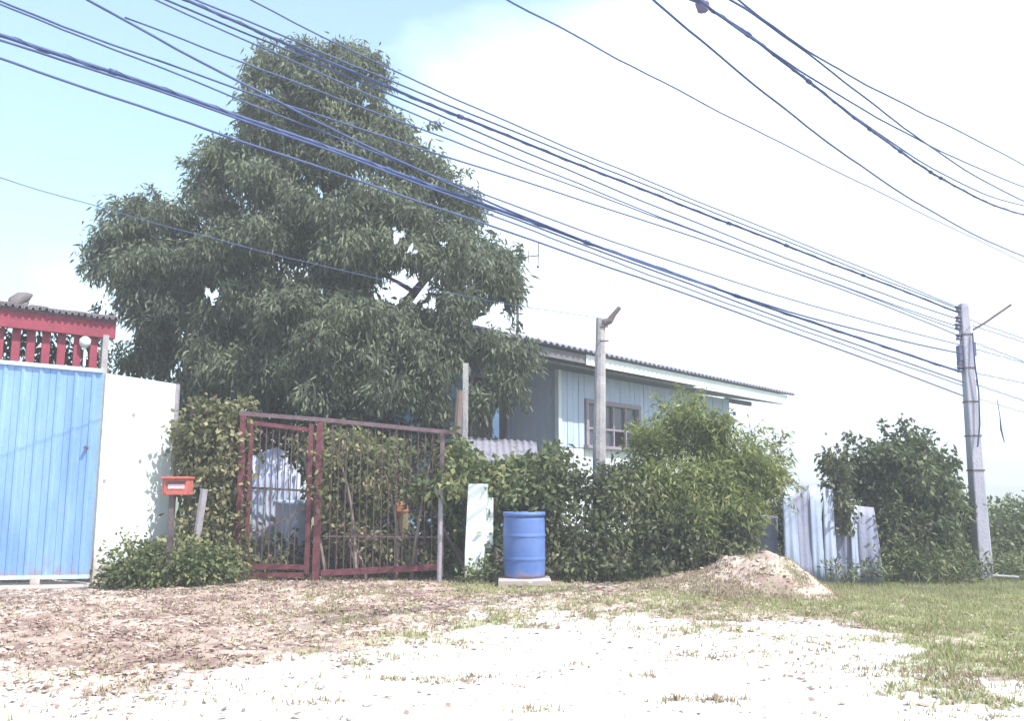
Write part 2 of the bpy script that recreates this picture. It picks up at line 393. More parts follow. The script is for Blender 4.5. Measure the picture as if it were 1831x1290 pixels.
def make_ground():
    xs = np.concatenate([-np.geomspace(440, 16.2, 24), np.arange(-16, 16.01, 0.042), np.geomspace(16.2, 440, 24)])
    ys = np.concatenate([-np.geomspace(120, 3.2, 14), np.arange(-3, 3.5, 0.3), np.arange(3.55, 7, 0.028), np.arange(7, 12.5, 0.045), np.arange(12.6, 20, 0.3), np.geomspace(20.5, 470, 26)])
    X, Y = np.meshgrid(xs, ys)
    Z = gz(X, Y)
    c, g = cover(X, Y)
    fine = fbm(X, Y, 9, 3, 2)
    Z = Z + np.where((Y > 3.5) & (Y < 12.5) & (abs(X) < 16), (fine - 0.5) * (0.02 + 0.05 * c), 0)
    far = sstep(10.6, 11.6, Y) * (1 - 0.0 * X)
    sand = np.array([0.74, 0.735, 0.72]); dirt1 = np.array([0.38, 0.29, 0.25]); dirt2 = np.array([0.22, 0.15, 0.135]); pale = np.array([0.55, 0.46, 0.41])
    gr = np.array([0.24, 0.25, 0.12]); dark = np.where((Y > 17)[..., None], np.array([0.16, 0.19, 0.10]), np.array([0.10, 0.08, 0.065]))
    a = fbm(X + 5, Y + 3, 5.5, 4, 5)[..., None]; b = fbm(X, Y + 11, 1.3, 4, 0)[..., None]
    soil = dirt1 + (dirt2 - dirt1) * sstep(0.40, 0.62, a)
    soil = soil + (pale - soil) * sstep(0.48, 0.64, b) * 0.8
    G = g[..., None] * sstep(0.30, 0.55, fbm(X + 9, Y, 4.0, 4, 4))[..., None]
    soil = soil + (gr - soil) * G
    colr = sand * (0.97 + 0.06 * fine[..., None]) 
    colr = colr + (soil - colr) * c[..., None]
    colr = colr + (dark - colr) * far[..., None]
    A = np.concatenate([colr, np.ones_like(colr[..., :1])], -1)
    ny, nx = X.shape
    idx = np.arange(ny * nx).reshape(ny, nx)
    Fq = np.stack([idx[:-1, :-1], idx[:-1, 1:], idx[1:, 1:], idx[1:, :-1]], -1).reshape(-1, 4)
    m = bpy.data.materials.new('ground'); m.use_nodes = True
    n, l = m.node_tree.nodes, m.node_tree.links
    bs = n['Principled BSDF']; bs.inputs['Roughness'].default_value = 0.95; bs.inputs['Specular IOR Level'].default_value = 0.15
    at = n.new('ShaderNodeAttribute'); at.attribute_name = 'col'
    ge = n.new('ShaderNodeNewGeometry')
    no = n.new('ShaderNodeTexNoise'); no.inputs['Scale'].default_value = 28; no.inputs['Detail'].default_value = 8; no.inputs['Roughness'].default_value = 0.75
    l.new(ge.outputs['Position'], no.inputs['Vector'])
    mr = n.new('ShaderNodeMapRange'); mr.inputs['From Min'].default_value = 0.35; mr.inputs['From Max'].default_value = 0.65
    mr.inputs['To Min'].default_value = 0.78; mr.inputs['To Max'].default_value = 1.18
    l.new(no.outputs['Fac'], mr.inputs[0])
    mx = n.new('ShaderNodeMixRGB'); mx.blend_type = 'MULTIPLY'; mx.inputs[0].default_value = 1
    l.new(at.outputs['Color'], mx.inputs[1]); l.new(mr.outputs[0], mx.inputs[2]); l.new(mx.outputs[0], bs.inputs['Base Color'])
    bp = n.new('ShaderNodeBump'); bp.inputs['Strength'].default_value = 0.5; bp.inputs['Distance'].default_value = 0.02
    l.new(no.outputs['Fac'], bp.inputs['Height']); l.new(bp.outputs[0], bs.inputs['Normal'])
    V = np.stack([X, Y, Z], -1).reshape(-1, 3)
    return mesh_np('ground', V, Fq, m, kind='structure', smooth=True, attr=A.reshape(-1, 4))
make_ground()

# far wooded hills on the skyline
def ridge(name, Y, x0, x1, h, seed):
    b = MB(); n = 90
    r = np.random.default_rng(seed)
    ph = r.random(6) * 6
    for i in range(n):
        pass
    top = []
    for i in range(n + 1):
        x = x0 + (x1 - x0) * i / n
        hh = h * (0.55 + 0.25 * math.sin(x / (60 * Y / 300) + ph[0]) + 0.12 * math.sin(x / (21 * Y / 300) + ph[1]) + 0.10 * r.random())
        top.append((x, hh))
    vs, fs = [], []
    for i, (x, hh) in enumerate(top):
        vs += [(x, Y - 12, -3), (x, Y, hh), (x, Y + 40, hh * 0.9), (x, Y + 90, -3)]
    for i in range(n):
        for k in range(3):
            a = i * 4 + k
            fs.append((a, a + 4, a + 5, a + 1))
    return b.add(vs, fs).build(name, M['hill'], kind='structure', smooth=False)
ridge('hills', 330, -420, 430, 4.6, 4)

# ------------------------------------------------------------------ foliage
def leaves_np(C, O, n_leaf, rc, ll, lw, droop, r, curl=0.25):
    """C clump centres (n,3), O outward directions; every leaf is a pointed, creased blade"""
    n = len(C)
    C = np.repeat(C, n_leaf, 0); O = np.repeat(O, n_leaf, 0)
    N = len(C)
    off = r.normal(size=(N, 3)) * rc
    p = C + off
    d = O * 0.55 + r.normal(size=(N, 3)) * 0.55 + np.array([0, 0, -droop])
    d /= np.linalg.norm(d, axis=1, keepdims=True) + 1e-9
    w = np.cross(d, r.normal(size=(N, 3)) * 0.7 + np.array([0, 0, 0.6])); w /= np.linalg.norm(w, axis=1, keepdims=True) + 1e-9
    nn = np.cross(d, w)
    L = ll * (0.6 + 0.8 * r.random((N, 1))); W = lw * (0.7 + 0.6 * r.random((N, 1)))
    v0 = p
    v1 = p + d * L * 0.45 + w * W * 0.5 + nn * W * curl
    v2 = p + d * L + np.array([0, 0, -1]) * L * 0.12
    v3 = p + d * L * 0.45 - w * W * 0.5 + nn * W * curl
    V = np.stack([v0, v1, v2, v3], 1).reshape(-1, 3)
    Fq = np.arange(4 * N).reshape(-1, 4)
    return V, Fq

def foliage(name, blobs, matr, parent, ll, lw, dens, n_leaf=14, rc=0.13, droop=0.5, gaps=(), seed=1, inner=0.35, floor=True, jitter=0.12, split=0):
    """blobs: (px, py, half width px, half height px, Y, half depth m). Clumps of leaves over and in each blob."""
    r = np.random.default_rng(seed)
    CC, OO = [], []
    if split:
        nb_ = []
        for (px, py, rx, ry, Y, rd) in blobs:
            for _ in range(split):
                a_, q_ = r.random() * 6.283, r.random() ** 0.5 * 0.72
                f_ = 0.34 + 0.2 * r.random()
                nb_.append((px + rx * q_ * math.cos(a_), py + ry * q_ * math.sin(a_), max(rx, 30) * f_, max(ry, 30) * f_ * 0.85, Y - rd * (r.random() ** 0.7 * 1.3 - 0.45) * math.sqrt(1 - q_ * q_), rd * f_))
        blobs = nb_
    for (px, py, rx, ry, Y, rd) in blobs:
        c = np.array(P(px, py, Y)); k = Y / F
        R = np.array([rx * k, rd, ry * k])
        n = max(4, int(dens * (R[0] * R[2] + R[0] * R[1] + R[1] * R[2]) * 4.2))
        u = r.normal(size=(n, 3)); u /= np.linalg.norm(u, axis=1, keepdims=True)
        bump = 1 + jitter * 2 * (vnoise(u[:, 0] * 2.3 + px, u[:, 2] * 2.3 + py, 3) - 0.5) + jitter * (vnoise(u[:, 0] * 6 + py, u[:, 1] * 6 + px, 4) - 0.5)
        rad = np.where(r.random(n) < inner, 0.35 + 0.55 * r.random(n), 0.86 + 0.14 * r.random(n)) * bump
        CC.append(c + u * R * rad[:, None]); OO.append(u)
    C = np.concatenate(CC); O = np.concatenate(OO)
    if floor:
        keep = C[:, 2] > gz(C[:, 0], C[:, 1]) + 0.03
        C, O = C[keep], O[keep]
    if gaps:
        qx, qy = proj(C[:, 0], C[:, 1], C[:, 2])
        keep = np.ones(len(C), bool)
        for gx, gy, gr in gaps:
            keep &= ((qx - gx) ** 2 + (qy - gy) ** 2) > (gr * (1.0 + 0.35 * np.sin(3 * np.arctan2(qy - gy, qx - gx) + gx))) ** 2
        C, O = C[keep], O[keep]
    V, Fq = leaves_np(C, O, n_leaf, rc, ll, lw, droop, r)
    if gaps:
        m_ = V.reshape(-1, 4, 3).mean(1); qx, qy = proj(m_[:, 0], m_[:, 1], m_[:, 2]); keep = np.ones(len(m_), bool)
        for gx, gy, gr in gaps: keep &= ((qx - gx) ** 2 + (qy - gy) ** 2) > (gr * (0.9 + 0.35 * np.sin(3 * np.arctan2(qy - gy, qx - gx) + gx) + 0.25 * np.sin(5 * np.arctan2(qy - gy, qx - gx) + gy))) ** 2
        V = V.reshape(-1, 4, 3)[keep].reshape(-1, 3); Fq = np.arange(len(V)).reshape(-1, 4)
    print('LEAVES', name, len(Fq))
    if floor:
        V[:, 2] = np.maximum(V[:, 2], gz(V[:, 0], V[:, 1]) + 0.005)
    o = mesh_np(name, V, Fq, matr, parent)
    o['kind'] = 'stuff'
    return o

def limb(mb, a, b, r0, r1, bend=0.15, n=6, seed=0, sides=8):
    rr = random.Random(seed)
    a, b = Vector(a), Vector(b)
    off = Vector((rr.uniform(-1, 1), rr.uniform(-1, 1), rr.uniform(-0.3, 0.6))) * bend * (b - a).length
    pts = [a + (b - a) * t + off * math.sin(math.pi * t) for t in [i / n for i in range(n + 1)]]
    mb.tube(pts, [r0 + (r1 - r0) * i / n for i in range(n + 1)], sides)
    return pts

# ------------------------------------------------------------------ the house behind
E1, E2 = P(940, 616, 16.2), P(1412, 712, 27.7)
EZ = 3.7
E1.z = EZ; E2.z = EZ
# keep the eave level: slide both ends along their sight lines to that height
def at_height(px, py, z):
    d = ray(px, py); t = (z - CAMZ) / d.z
    return Vector((d.x * t, d.y * t, z))
E1 = at_height(940, 624, EZ); E2 = at_height(1410, 716, EZ)
hd = (E2 - E1).normalized(); hn = Vector((-hd.y, hd.x, 0))          # hn points into the house
house = thing('house', 'pale blue wooden house with a low grey roof, half hidden behind the tree and hedge', 'house', (E1.x + hd.x * 3, E1.y + hd.y * 3, 0))
EL = (E2 - E1).length
over = 0.75
def on_wall(px, extra=0.0):
    """distance along the eave direction of the front wall plane under photograph column px"""
    o = E1 + hn * (over + extra)
    k = (px - CX) / F
    c_, s_ = math.cos(PITCH), math.sin(PITCH)
    # x = k*(y*cos + dz*sin) with dz about 1.2
    dz = 1.2
    return (k * (o.y * c_ + dz * s_) - o.x) / (hd.x - k * hd.y * c_)
s0, s1 = on_wall(1003), on_wall(1306)
W0, W1 = E1 + hn * over + hd * s0, E1 + hn * over + hd * s1
def HP(s, z, back=0.0):
    p = E1 + hn * (over + back) + hd * s
    return Vector((p.x, p.y, z))
ZT = EZ - 0.12
wa, wb = on_wall(1047), on_wall(1141)
ZS, ZH = 2.02, 3.0          # sill and head of the window
ZM = 1.98                    # change from lower white boarding to upper blue boarding
def board_wall(root, sa, sb, z0, z1, matr, pitch=0.2, name='plank', shared={}):
    n = max(1, round((sb - sa) / pitch)); w = (sb - sa) / n
    key = (round(z1 - z0, 2), round(w, 3), matr.name)
    if key not in shared:
        b = MB(); b.box((0, 0, (z1 - z0) / 2), (w / 2 - 0.008, 0, 0), (0, 0.014, 0), (0, 0, (z1 - z0) / 2))
        me = bpy.data.meshes.new(name); me.from_pydata(b.v, [], b.f); me.materials.append(matr); shared[key] = me
    ang = math.atan2(hd.y, hd.x)
    for i in range(n):
        p = HP(sa + w * (i + 0.5), z0, 0.0) + hn * random.uniform(-0.006, 0.006)
        link_mesh(name, shared[key], root, loc=p, rot=(0, 0, ang))
b = MB()
th = 0.06
for sa, sb, z0, z1 in ((s0, wa, 0.2, ZT), (wb, s1, 0.2, ZT), (wa, wb, 0.2, ZS), (wa, wb, ZH, ZT)):
    b.box((HP((sa + sb) / 2, (z0 + z1) / 2, 0.05)), hd * (sb - sa) / 2, hn * 0.03, (0, 0, (z1 - z0) / 2))
b.box(HP(s1, ZT / 2 + 0.1, 2.2), hd * 0.03, hn * 2.14, (0, 0, ZT / 2 - 0.1))
wallo = b.build('wall', M['wall_blue'], house)
board_wall(wallo, s0, wa - 0.06, ZM, ZT, M['wall_blue'])
board_wall(wallo, s0, wa - 0.06, 0.2, ZM - 0.02, M['wall_white'])
board_wall(wallo, wa - 0.06, wb + 0.06, 0.2, ZS - 0.05, M['wall_white'], 0.17)
board_wall(wallo, wa - 0.06, wb + 0.06, ZH + 0.05, ZT, M['wall_blue'])
board_wall(wallo, wb + 0.06, s1, ZM, ZT, M['wall_blue'])
board_wall(wallo, wb + 0.06, s1, 0.2, ZM - 0.02, M['wall_white'])
# short end wall, in shade
b = MB()
b.box(HP(s0 - 0.03, ZT / 2 + 0.1, 0.62), hd * 0.035, hn * 0.66, (0, 0, ZT / 2 - 0.1))
b.build('end_wall', M['wall_blue'], house)
b = MB()
b.box(HP(s0 - 0.09, 2.0, 0.0), hd * 0.05, hn * 0.05, (0, 0, ZT - 2.2 + 0.2)); b.build('corner_post', M['wall_white'], house)
# recessed porch wall further left, deep blue, the shade in its opening drawn as a near-black panel
b = MB()
b.box(HP(s0 - 2.6, ZT / 2 + 0.1, 1.33), hd * 2.6, hn * 0.04, (0, 0, ZT / 2 - 0.1)); b.build('porch_wall', M['wall_deep'], house)
b = MB()
b.box(HP(s0 - 0.85, 2.35, 1.26), hd * 0.55, hn * 0.025, (0, 0, 1.05)); d_ = b.build('dark_opening', M['interior_shade'], house)
b = MB()
for s in (s0 - 1.43, s0 - 0.27): b.box(HP(s, 2.35, 1.24), hd * 0.035, hn * 0.04, (0, 0, 1.1))
b.box(HP(s0 - 0.85, 3.44, 1.24), hd * 0.54, hn * 0.04, (0, 0, 0.03)); b.build('door_frame', M['wood_frame'], d_)
# porch posts
for s in (s0 - 2.3, s0 - 3.9):
    b = MB(); b.beam(HP(s, 0.0, -0.2), HP(s, ZT, -0.2), 0.12, 0.12); b.build('porch_post', M['wall_deep'], house)
# window
win = MB()
win.box(HP((wa + wb) / 2, (ZS + ZH) / 2, 0.30), hd * (wb - wa) / 2, hn * 0.02, (0, 0, (ZH - ZS) / 2))
wo = win.build('window', M['interior_shade'], house)
b = MB(); fw = 0.05
b.box(HP(wa, (ZS + ZH) / 2, -0.02), hd * fw, hn * 0.05, (0, 0, (ZH - ZS) / 2 + 0.05))
b.box(HP(wb, (ZS + ZH) / 2, -0.02), hd * fw, hn * 0.05, (0, 0, (ZH - ZS) / 2 + 0.05))
b.box(HP((wa + wb) / 2, ZH, -0.025), hd * ((wb - wa) / 2 - fw), hn * 0.045, (0, 0, fw))
b.build('window_frame', M['wood_frame'], wo)
b = MB(); b.box(HP((wa + wb) / 2, ZS - 0.01, -0.05), hd * ((wb - wa) / 2 + 0.1), hn * 0.09, (0, 0, 0.035)); b.build('window_sill', M['wood_frame'], wo)
nm = 4
glass = bpy.data.materials.new('window_glass'); glass.use_nodes = True
gb = glass.node_tree.nodes['Principled BSDF']; gb.inputs['Base Color'].default_value = (0.05, 0.055, 0.08, 1); gb.inputs['Roughness'].default_value = 0.15
for i in range(nm):
    a_, c_ = wa + fw + (wb - wa - 2 * fw) * i / nm, wa + fw + (wb - wa - 2 * fw) * (i + 1) / nm
    for j, (za, zb) in enumerate(((ZS + 0.03, ZS + 0.38), (ZS + 0.42, ZH - 0.06))):
        b = MB(); b.box(HP((a_ + c_) / 2, (za + zb) / 2, 0.03), hd * ((c_ - a_) / 2 - 0.035), hn * 0.006, (0, 0, (zb - za) / 2))
        if not (i in (2, 3) and j == 0): b.build('pane', glass, wo)
    if i:
        b = MB(); b.box(HP(a_, (ZS + ZH) / 2, -0.005), hd * 0.026, hn * 0.03, (0, 0, (ZH - ZS) / 2 - 0.03)); b.build('mullion', M['wood_frame'], wo)
    b = MB(); b.box(HP((a_ + c_) / 2, ZS + 0.40, -0.003), hd * ((c_ - a_) / 2 - 0.03), hn * 0.02, (0, 0, 0.022)); b.build('glazing_bar', M['wood_frame'], wo)
# fascia, soffit, corrugated roof
sF = on_wall(1015) * 0.99
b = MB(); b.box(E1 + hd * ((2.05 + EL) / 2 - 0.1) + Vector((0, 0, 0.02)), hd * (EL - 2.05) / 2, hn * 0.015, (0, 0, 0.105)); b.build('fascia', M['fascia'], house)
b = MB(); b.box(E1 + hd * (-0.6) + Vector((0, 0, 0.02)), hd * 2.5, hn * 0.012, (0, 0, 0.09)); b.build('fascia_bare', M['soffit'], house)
ROOFP = math.radians(10.5)
def roof_sheet(root):
    n = int((EL + 4.0) / 0.19) * 6; vs, fs = [], []
    rows = [0.0, 0.9, 1.8, 3.0]
    for i in range(n + 1):
        s = -3.8 + (EL + 4.0) * i / n
        wz = 0.028 * math.sin(2 * math.pi * i / 6)
        for k, q in enumerate(rows):
            p = E1 + hd * s + hn * (q - 0.12 * math.cos(ROOFP))
            vs.append((p.x, p.y, EZ + 0.16 + q * math.tan(ROOFP) + wz))
        p = E1 + hd * s + hn * 6.6
        vs.append((p.x, p.y, EZ + 0.1 + wz))
    m = len(rows) + 1
    for i in range(n):
        for k in range(m - 1):
            a = i * m + k; fs.append((a, a + m, a + m + 1, a + 1))
    bb = MB().add(vs, fs)
    o = bb.build('roof', M['roof'], root, smooth=True)
    md = o.modifiers.new('thick', 'SOLIDIFY'); md.thickness = 0.035; md.offset = 1
    return o
ro = roof_sheet(house)
b = MB(); 
p0 = E1 + hd * (-3.6); 
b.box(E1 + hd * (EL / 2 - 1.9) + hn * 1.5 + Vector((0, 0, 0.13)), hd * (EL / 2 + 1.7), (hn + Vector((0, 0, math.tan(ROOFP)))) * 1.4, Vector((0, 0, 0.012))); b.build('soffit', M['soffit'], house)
for i in range(8):
    s = s0 + (s1 - s0 + 1.0) * i / 7
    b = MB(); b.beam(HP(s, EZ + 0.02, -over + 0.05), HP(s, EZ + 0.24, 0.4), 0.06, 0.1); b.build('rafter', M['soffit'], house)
b = MB(); b.beam(HP(s1, EZ - 0.12, 0.1), HP(s1 + 1.6, EZ - 0.12, 0.1), 0.08, 0.12); b.build('roof_beam', M['soffit'], house)
for z in (3.55, 3.22):
    b = MB(); b.beam(HP(s1 + 0.03, z, 0.05), HP(s1 + 0.5, z, 0.05), 0.03, 0.03); b.lathe(HP(s1 + 0.42, z - 0.05, 0.05), [(0.0, 0), (0.05, 0), (0.035, 0.05), (0.05, 0.1), (0, 0.1)], 8); b.build('wire_bracket', M['dark_metal'], house)

# television aerial on a mast beside the tree
t = thing('tv_antenna', 'thin television aerial on a mast rising past the right edge of the big tree', 'antenna', P(924, 640, 17.2))
b = MB(); b.tube([P(925, 650, 17.2), P(926, 455, 17.2)], 0.03, 6); b.build('mast', M['dark_metal'], t)
b = MB(); b.tube([P(926, 461, 17.2), P(964, 457, 17.2)], 0.013, 6); bo = b.build('boom', M['dark_metal'], t)
b = MB(); b.tube([P(963, 433, 17.2), P(962, 476, 17.2)], 0.012, 6); b.lathe(P(962, 478, 17.2), [(0, -0.02), (0.03, -0.01), (0.03, 0.02), (0, 0.03)], 8); b.build('element', M['dark_metal'], t)
b = MB(); b.tube([P(945, 448, 17.2), P(945, 470, 17.2)], 0.009, 6); b.build('element', M['dark_metal'], t)

# ------------------------------------------------------------------ neighbour's pavilion with red beam
NB = 11.5
nr = thing('pavilion', 'small red timber pavilion with dark tiled roof, rising behind the blue gate', 'pavilion', (P(100, 660, NB).x, NB + 1, 0))
def PN(px, py, d=0.0): 
    Y = NB + 0.9 * (px / 200.0) + d
    return P(px, py, Y)
b = MB(); b.beam(PN(-160, 549), PN(206, 592), 0.07, 0.25); b.build('beam', M['red_paint'], nr, bevel=0.008)
a0, a1 = PN(-160, 549), PN(206, 592)
bd = (a1 - a0).normalized(); bn = Vector((-bd.y, bd.x, 0)).normalized()
# post and boards
for x in (-55, -30, -4, 26, 53, 80, 108, 137, 166):
    p = PN(x, 640, 0.05); q = PN(x, 600, 0.05)
    b = MB(); zc_ = (PN(x, 668).z + PN(x, 585).z) / 2; b.box(Vector((p.x, p.y, zc_)), bd * 0.05, bn * 0.018, (0, 0, PN(x, 585).z - zc_)); b.build('upright', M['red_paint'], nr)
b = MB(); p = PN(187, 620, 0.0); zc_ = PN(187, 600).z / 2; b.box((p.x, p.y, zc_), bd * 0.04, bn * 0.045, (0, 0, zc_)); b.build('post', M['old_concrete'], nr)
b = MB(); p0, p1 = PN(-160, 650, 0.5), PN(180, 660, 0.5)
b.box(Vector(((p0.x + p1.x) / 2, (p0.y + p1.y) / 2, p0.z / 2 + 0.05)), Vector(((p1.x - p0.x) / 2, (p1.y - p0.y) / 2, 0)), bn * 0.06, (0, 0, p0.z / 2 + 0.05)); b.build('low_wall', M['white_paint'], nr)
b = MB(); b.box(Vector(((p0.x + p1.x) / 2, (p0.y + p1.y) / 2, 1.45)) + bn * 2.2, Vector(((p1.x - p0.x) / 2, (p1.y - p0.y) / 2, 0)), bn * 0.05, (0, 0, 1.45)); b.build('back_wall', M['soffit'], nr)
# tiles: one row of half-round tiles along the edge, each its own piece, body of roof behind
tile_me = None
nt = 30
for i in range(nt):
    if tile_me is None:
        bb = MB(); w = (a1 - a0).length / nt
        seg = 6; vs = []; fs = []
        for j, dy in enumerate((0, 0.45)):
            for th_ in (0.0, 0.02):
                for k in range(seg + 1):
                    a_ = math.pi * k / seg
                    vs.append(((w / 2 - th_) * math.cos(a_), dy, (0.055 - th_) * math.sin(a_) + dy * 0.2))
        S = seg + 1
        for k in range(seg):
            fs += [(k, k + 1, 2 * S + k + 1, 2 * S + k), (S + k, 3 * S + k, 3 * S + k + 1, S + k + 1), (k, S + k, S + k + 1, k + 1)]
        bb.add(vs, fs); tile_me = bpy.data.meshes.new('roof_tile'); tile_me.from_pydata(bb.v, [], bb.f); tile_me.materials.append(M['dark_tile'])
    p = a0 + (a1 - a0) * (i + 0.5) / nt + Vector((0, 0, 0.135 + random.uniform(-0.008, 0.012))) - bn * 0.12
    link_mesh('roof_tile', tile_me, nr, loc=p, rot=(0, -math.asin(bd.z), math.atan2(bd.y, bd.x)))
b = MB(); up = bn * 1.6 + Vector((0, 0, 0.32))
b.box((a0 + a1) / 2 + Vector((0, 0, 0.14)) + up * 0.92, (a1 - a0) / 2, up * 0.95, (0, 0, 0.02)); b.build('roof', M['dark_tile'], nr)
# carved ridge end
b = MB(); pts = [PN(20, 552, 0.1), PN(27, 541, 0.1), PN(38, 533, 0.1), PN(50, 530, 0.1), PN(58, 527, 0.1)]
b.tube(pts, [0.07, 0.095, 0.085, 0.06, 0.015], 8); b.tube([PN(24, 548, 0.1), PN(44, 545, 0.1), PN(52, 540, 0.1)], [0.06, 0.05, 0.01], 6)
b.build('roof_ornament', M['dark_tile'], nr, smooth=True)
# lamp under the beam
b = MB(); p = PN(152, 611, -0.02); b.lathe(p + Vector((0, 0, -0.08)), [(0, 0), (0.05, 0), (0.075, 0.05), (0.075, 0.11), (0.03, 0.15), (0, 0.15)], 12); lo = b.build('lamp', M['white_paint'], nr, smooth=True)
b = MB(); b.beam(PN(152, 618, -0.02), PN(150, 655, -0.02), 0.03, 0.03); b.build('lamp_pipe', M['white_paint'], lo)

# ------------------------------------------------------------------ blue corrugated gate on the left
def rib_panel(pa, pb, za, zb, thick=0.02, ribs=1, depth=0.013):
    """upright metal panel with pressed ribs between two plan points; za/zb heights of top at both ends"""
    vs, fs = [], []
    prof = [(0, 0), (0.36, 0), (0.42, 1), (0.58, 1), (0.64, 0), (1.0, 0)]
    d = (pb - pa); n_ = Vector((d.y, -d.x, 0)).normalized()
    if n_.y > 0: n_ = -n_
    full = []
    for r_ in range(ribs):
        for (u, h) in prof[(1 if r_ else 0):]: full.append(((r_ + u) / ribs, h))
    m = len(full)
    for side in (0, 1):
        for (u, h) in full:
            p = pa + d * u + n_ * (h * depth - side * thick)
            vs += [(p.x, p.y, pa.z), (p.x, p.y, za + (zb - za) * u)]
    for i in range(m - 1):
        a = 2 * i; fs.append((a, a + 2, a + 3, a + 1))
        c = 2 * m + 2 * i; fs.append((c, c + 1, c + 3, c + 2))
        fs.append((a + 1, a + 3, c + 3, c + 1)); fs.append((a, c, c + 2, a + 2))
    fs += [(0, 1, 2 * m + 1, 2 * m), (2 * m - 2, 4 * m - 2, 4 * m - 1, 2 * m - 1)]
    return MB().add(vs, fs)
gA, gB = P(-190, 1040, 10.0), P(160, 1034, 10.25)
gA = Vector((gA.x, gA.y, 0.12)); gB = Vector((P(172, 850, 10.25).x, 10.25, 0.12))
gA = Vector((P(-190, 850, 9.9).x, 9.9, 0.12))
bg = thing('blue_gate', 'tall light blue ribbed metal gate at the left edge, in front of the red pavilion', 'gate', ((gA.x + gB.x) / 2, (gA.y + gB.y) / 2, 0))
zA, zB = P(-190, 636, 9.9).z, P(187, 667, 10.25).z
npan = 11
for i in range(npan):
    u0, u1 = i / npan, (i + 1) / npan
    pa, pb = gA + (gB - gA) * (u0 + 0.0008), gA + (gB - gA) * (u1 - 0.0008)
    rib_panel(pa, pb, zA + (zB - zA) * u0, zA + (zB - zA) * u1).build('panel', M['blue_paint'], bg)
gdir = (gB - gA).normalized(); gn = Vector((gdir.y, -gdir.x, 0))
b = MB(); b.beam(Vector((gA.x, gA.y, zA + 0.02)) - gn * 0.0, Vector((gB.x, gB.y, zB + 0.02)), 0.06, 0.045); b.build('top_rail', M['gate_rail'], bg)
b = MB(); b.beam(Vector((gA.x, gA.y, 0.10)) + gn * 0.0, Vector((gB.x, gB.y, 0.10)), 0.07, 0.04); b.build('bottom_rail', M['gate_rail'], bg)
for u in (0.28, 0.735):
    p = gA + (gB - gA) * u; b = MB()
    b.box((p.x, p.y, 0.055), gdir * 0.05, gn * 0.045, (0, 0, 0.045)); b.build('foot', M['white_paint'], bg, bevel=0.008)
b = MB(); p = gB - gdir * 0.12; b.tube([Vector((p.x, p.y, 1.55)) + gn * 0.02, Vector((p.x, p.y, 1.55)) + gn * 0.06], 0.022, 8); b.build('latch', M['dark_metal'], bg)
# concrete threshold and dark gap behind
b = MB(); c = (gA + gB) / 2; b.box((c.x, c.y - 0.02, 0.0), (gB - gA) / 2 + gdir * 0.1, gn * 0.33, (0, 0, 0.02)); o = b.build('threshold', M['white_paint'], bevel=0.01)
tag(o, 'pale concrete threshold strip under the tall blue gate', 'threshold')

# white wall panel
wA = Vector((P(177, 850, 10.32).x, 10.32, 0)); wB = Vector((P(306, 830, 11.2).x, 11.2, 0))
ztA, ztB = P(187, 668, 10.32).z, P(319, 687, 11.2).z
wB_top = P(319, 687, 11.2)
wp = thing('white_wall', 'plain white sheet wall standing between the blue gate and the orange mailbox', 'wall', ((wA.x + wB.x) / 2, (wA.y + wB.y) / 2, 0))
nseg = 3
for i in range(nseg):
    u0, u1 = i / nseg, (i + 1) / nseg
    q0, q1 = wA + (wB - wA) * u0, wA + (wB - wA) * u1
    z0_, z1_ = ztA + (ztB - ztA) * u0, ztA + (ztB - ztA) * u1
    d = (q1 - q0).normalized(); n_ = Vector((d.y, -d.x, 0)); j = n_ * random.uniform(-0.004, 0.004)
    q0, q1 = q0 + d * 0.0015 + j, q1 - d * 0.0015 + j
    vs = [q0, q1, Vector((q1.x, q1.y, z1_)), Vector((q0.x, q0.y, z0_))]
    vs2 = [v - n_ * 0.035 for v in vs]
    MB().add(vs + vs2, [(0, 1, 2, 3), (7, 6, 5, 4), (0, 4, 5, 1), (1, 5, 6, 2), (2, 6, 7, 3), (3, 7, 4, 0)]).build('panel', M['white_board'], wp)
d = (wB - wA).normalized(); n_ = Vector((d.y, -d.x, 0))
b = MB(); b.beam(Vector((wB.x, wB.y, 0)) + d * 0.03, Vector((wB.x, wB.y, ztB)) + d * 0.03, 0.05, 0.05); b.build('edge_post', M['grey_pipe'], wp)
for (px, py) in ((240, 742), (257, 825), (178 + 18, 560 + 300)):
    u = (px - 187) / 130; q = wA + (wB - wA) * u; b = MB()
    pz = P(px, py, q.y).z
    b.tube([Vector((q.x, q.y, pz)) + n_ * 0.012, Vector((q.x, q.y, pz)) + n_ * -0.01], 0.022, 8); b.build('bolt_head', M['grey_pipe'], wp)

# ------------------------------------------------------------------ mailbox
mp0 = P(303, 1052, 10.0); mx_, my_ = P(303, 950, 10.0).x, 10.0
mbx = thing('mailbox', 'small orange-red mailbox with pale slot label on a dark post beside the white wall', 'mailbox', (mx_, my_, 0))
b = MB(); b.beam((mx_, my_ + 0.04, 0), (mx_, my_ + 0.04, P(300, 886, 10).z), 0.055, 0.055); b.build('post', M['dark_metal'], mbx)
c0, c1 = P(289, 886, 9.95), P(335, 857, 9.95)
cc = (c0 + c1) / 2; hw, hh = (c1.x - c0.x) / 2, (c1.z - c0.z) / 2
cc.y += 0.1
b = MB(); b.box(cc, (hw, 0, 0), (0, 0.1, 0), (0, 0, hh)); b.build('box', M['mailbox'], mbx, bevel=0.008)
b = MB()
b.box(cc + Vector((0, -0.015, hh + 0.012)), (hw + 0.012, 0, 0), (0, 0.125, 0.0), (0, 0.0, 0.014)); b.build('lid', M['mailbox'], mbx, bevel=0.006)
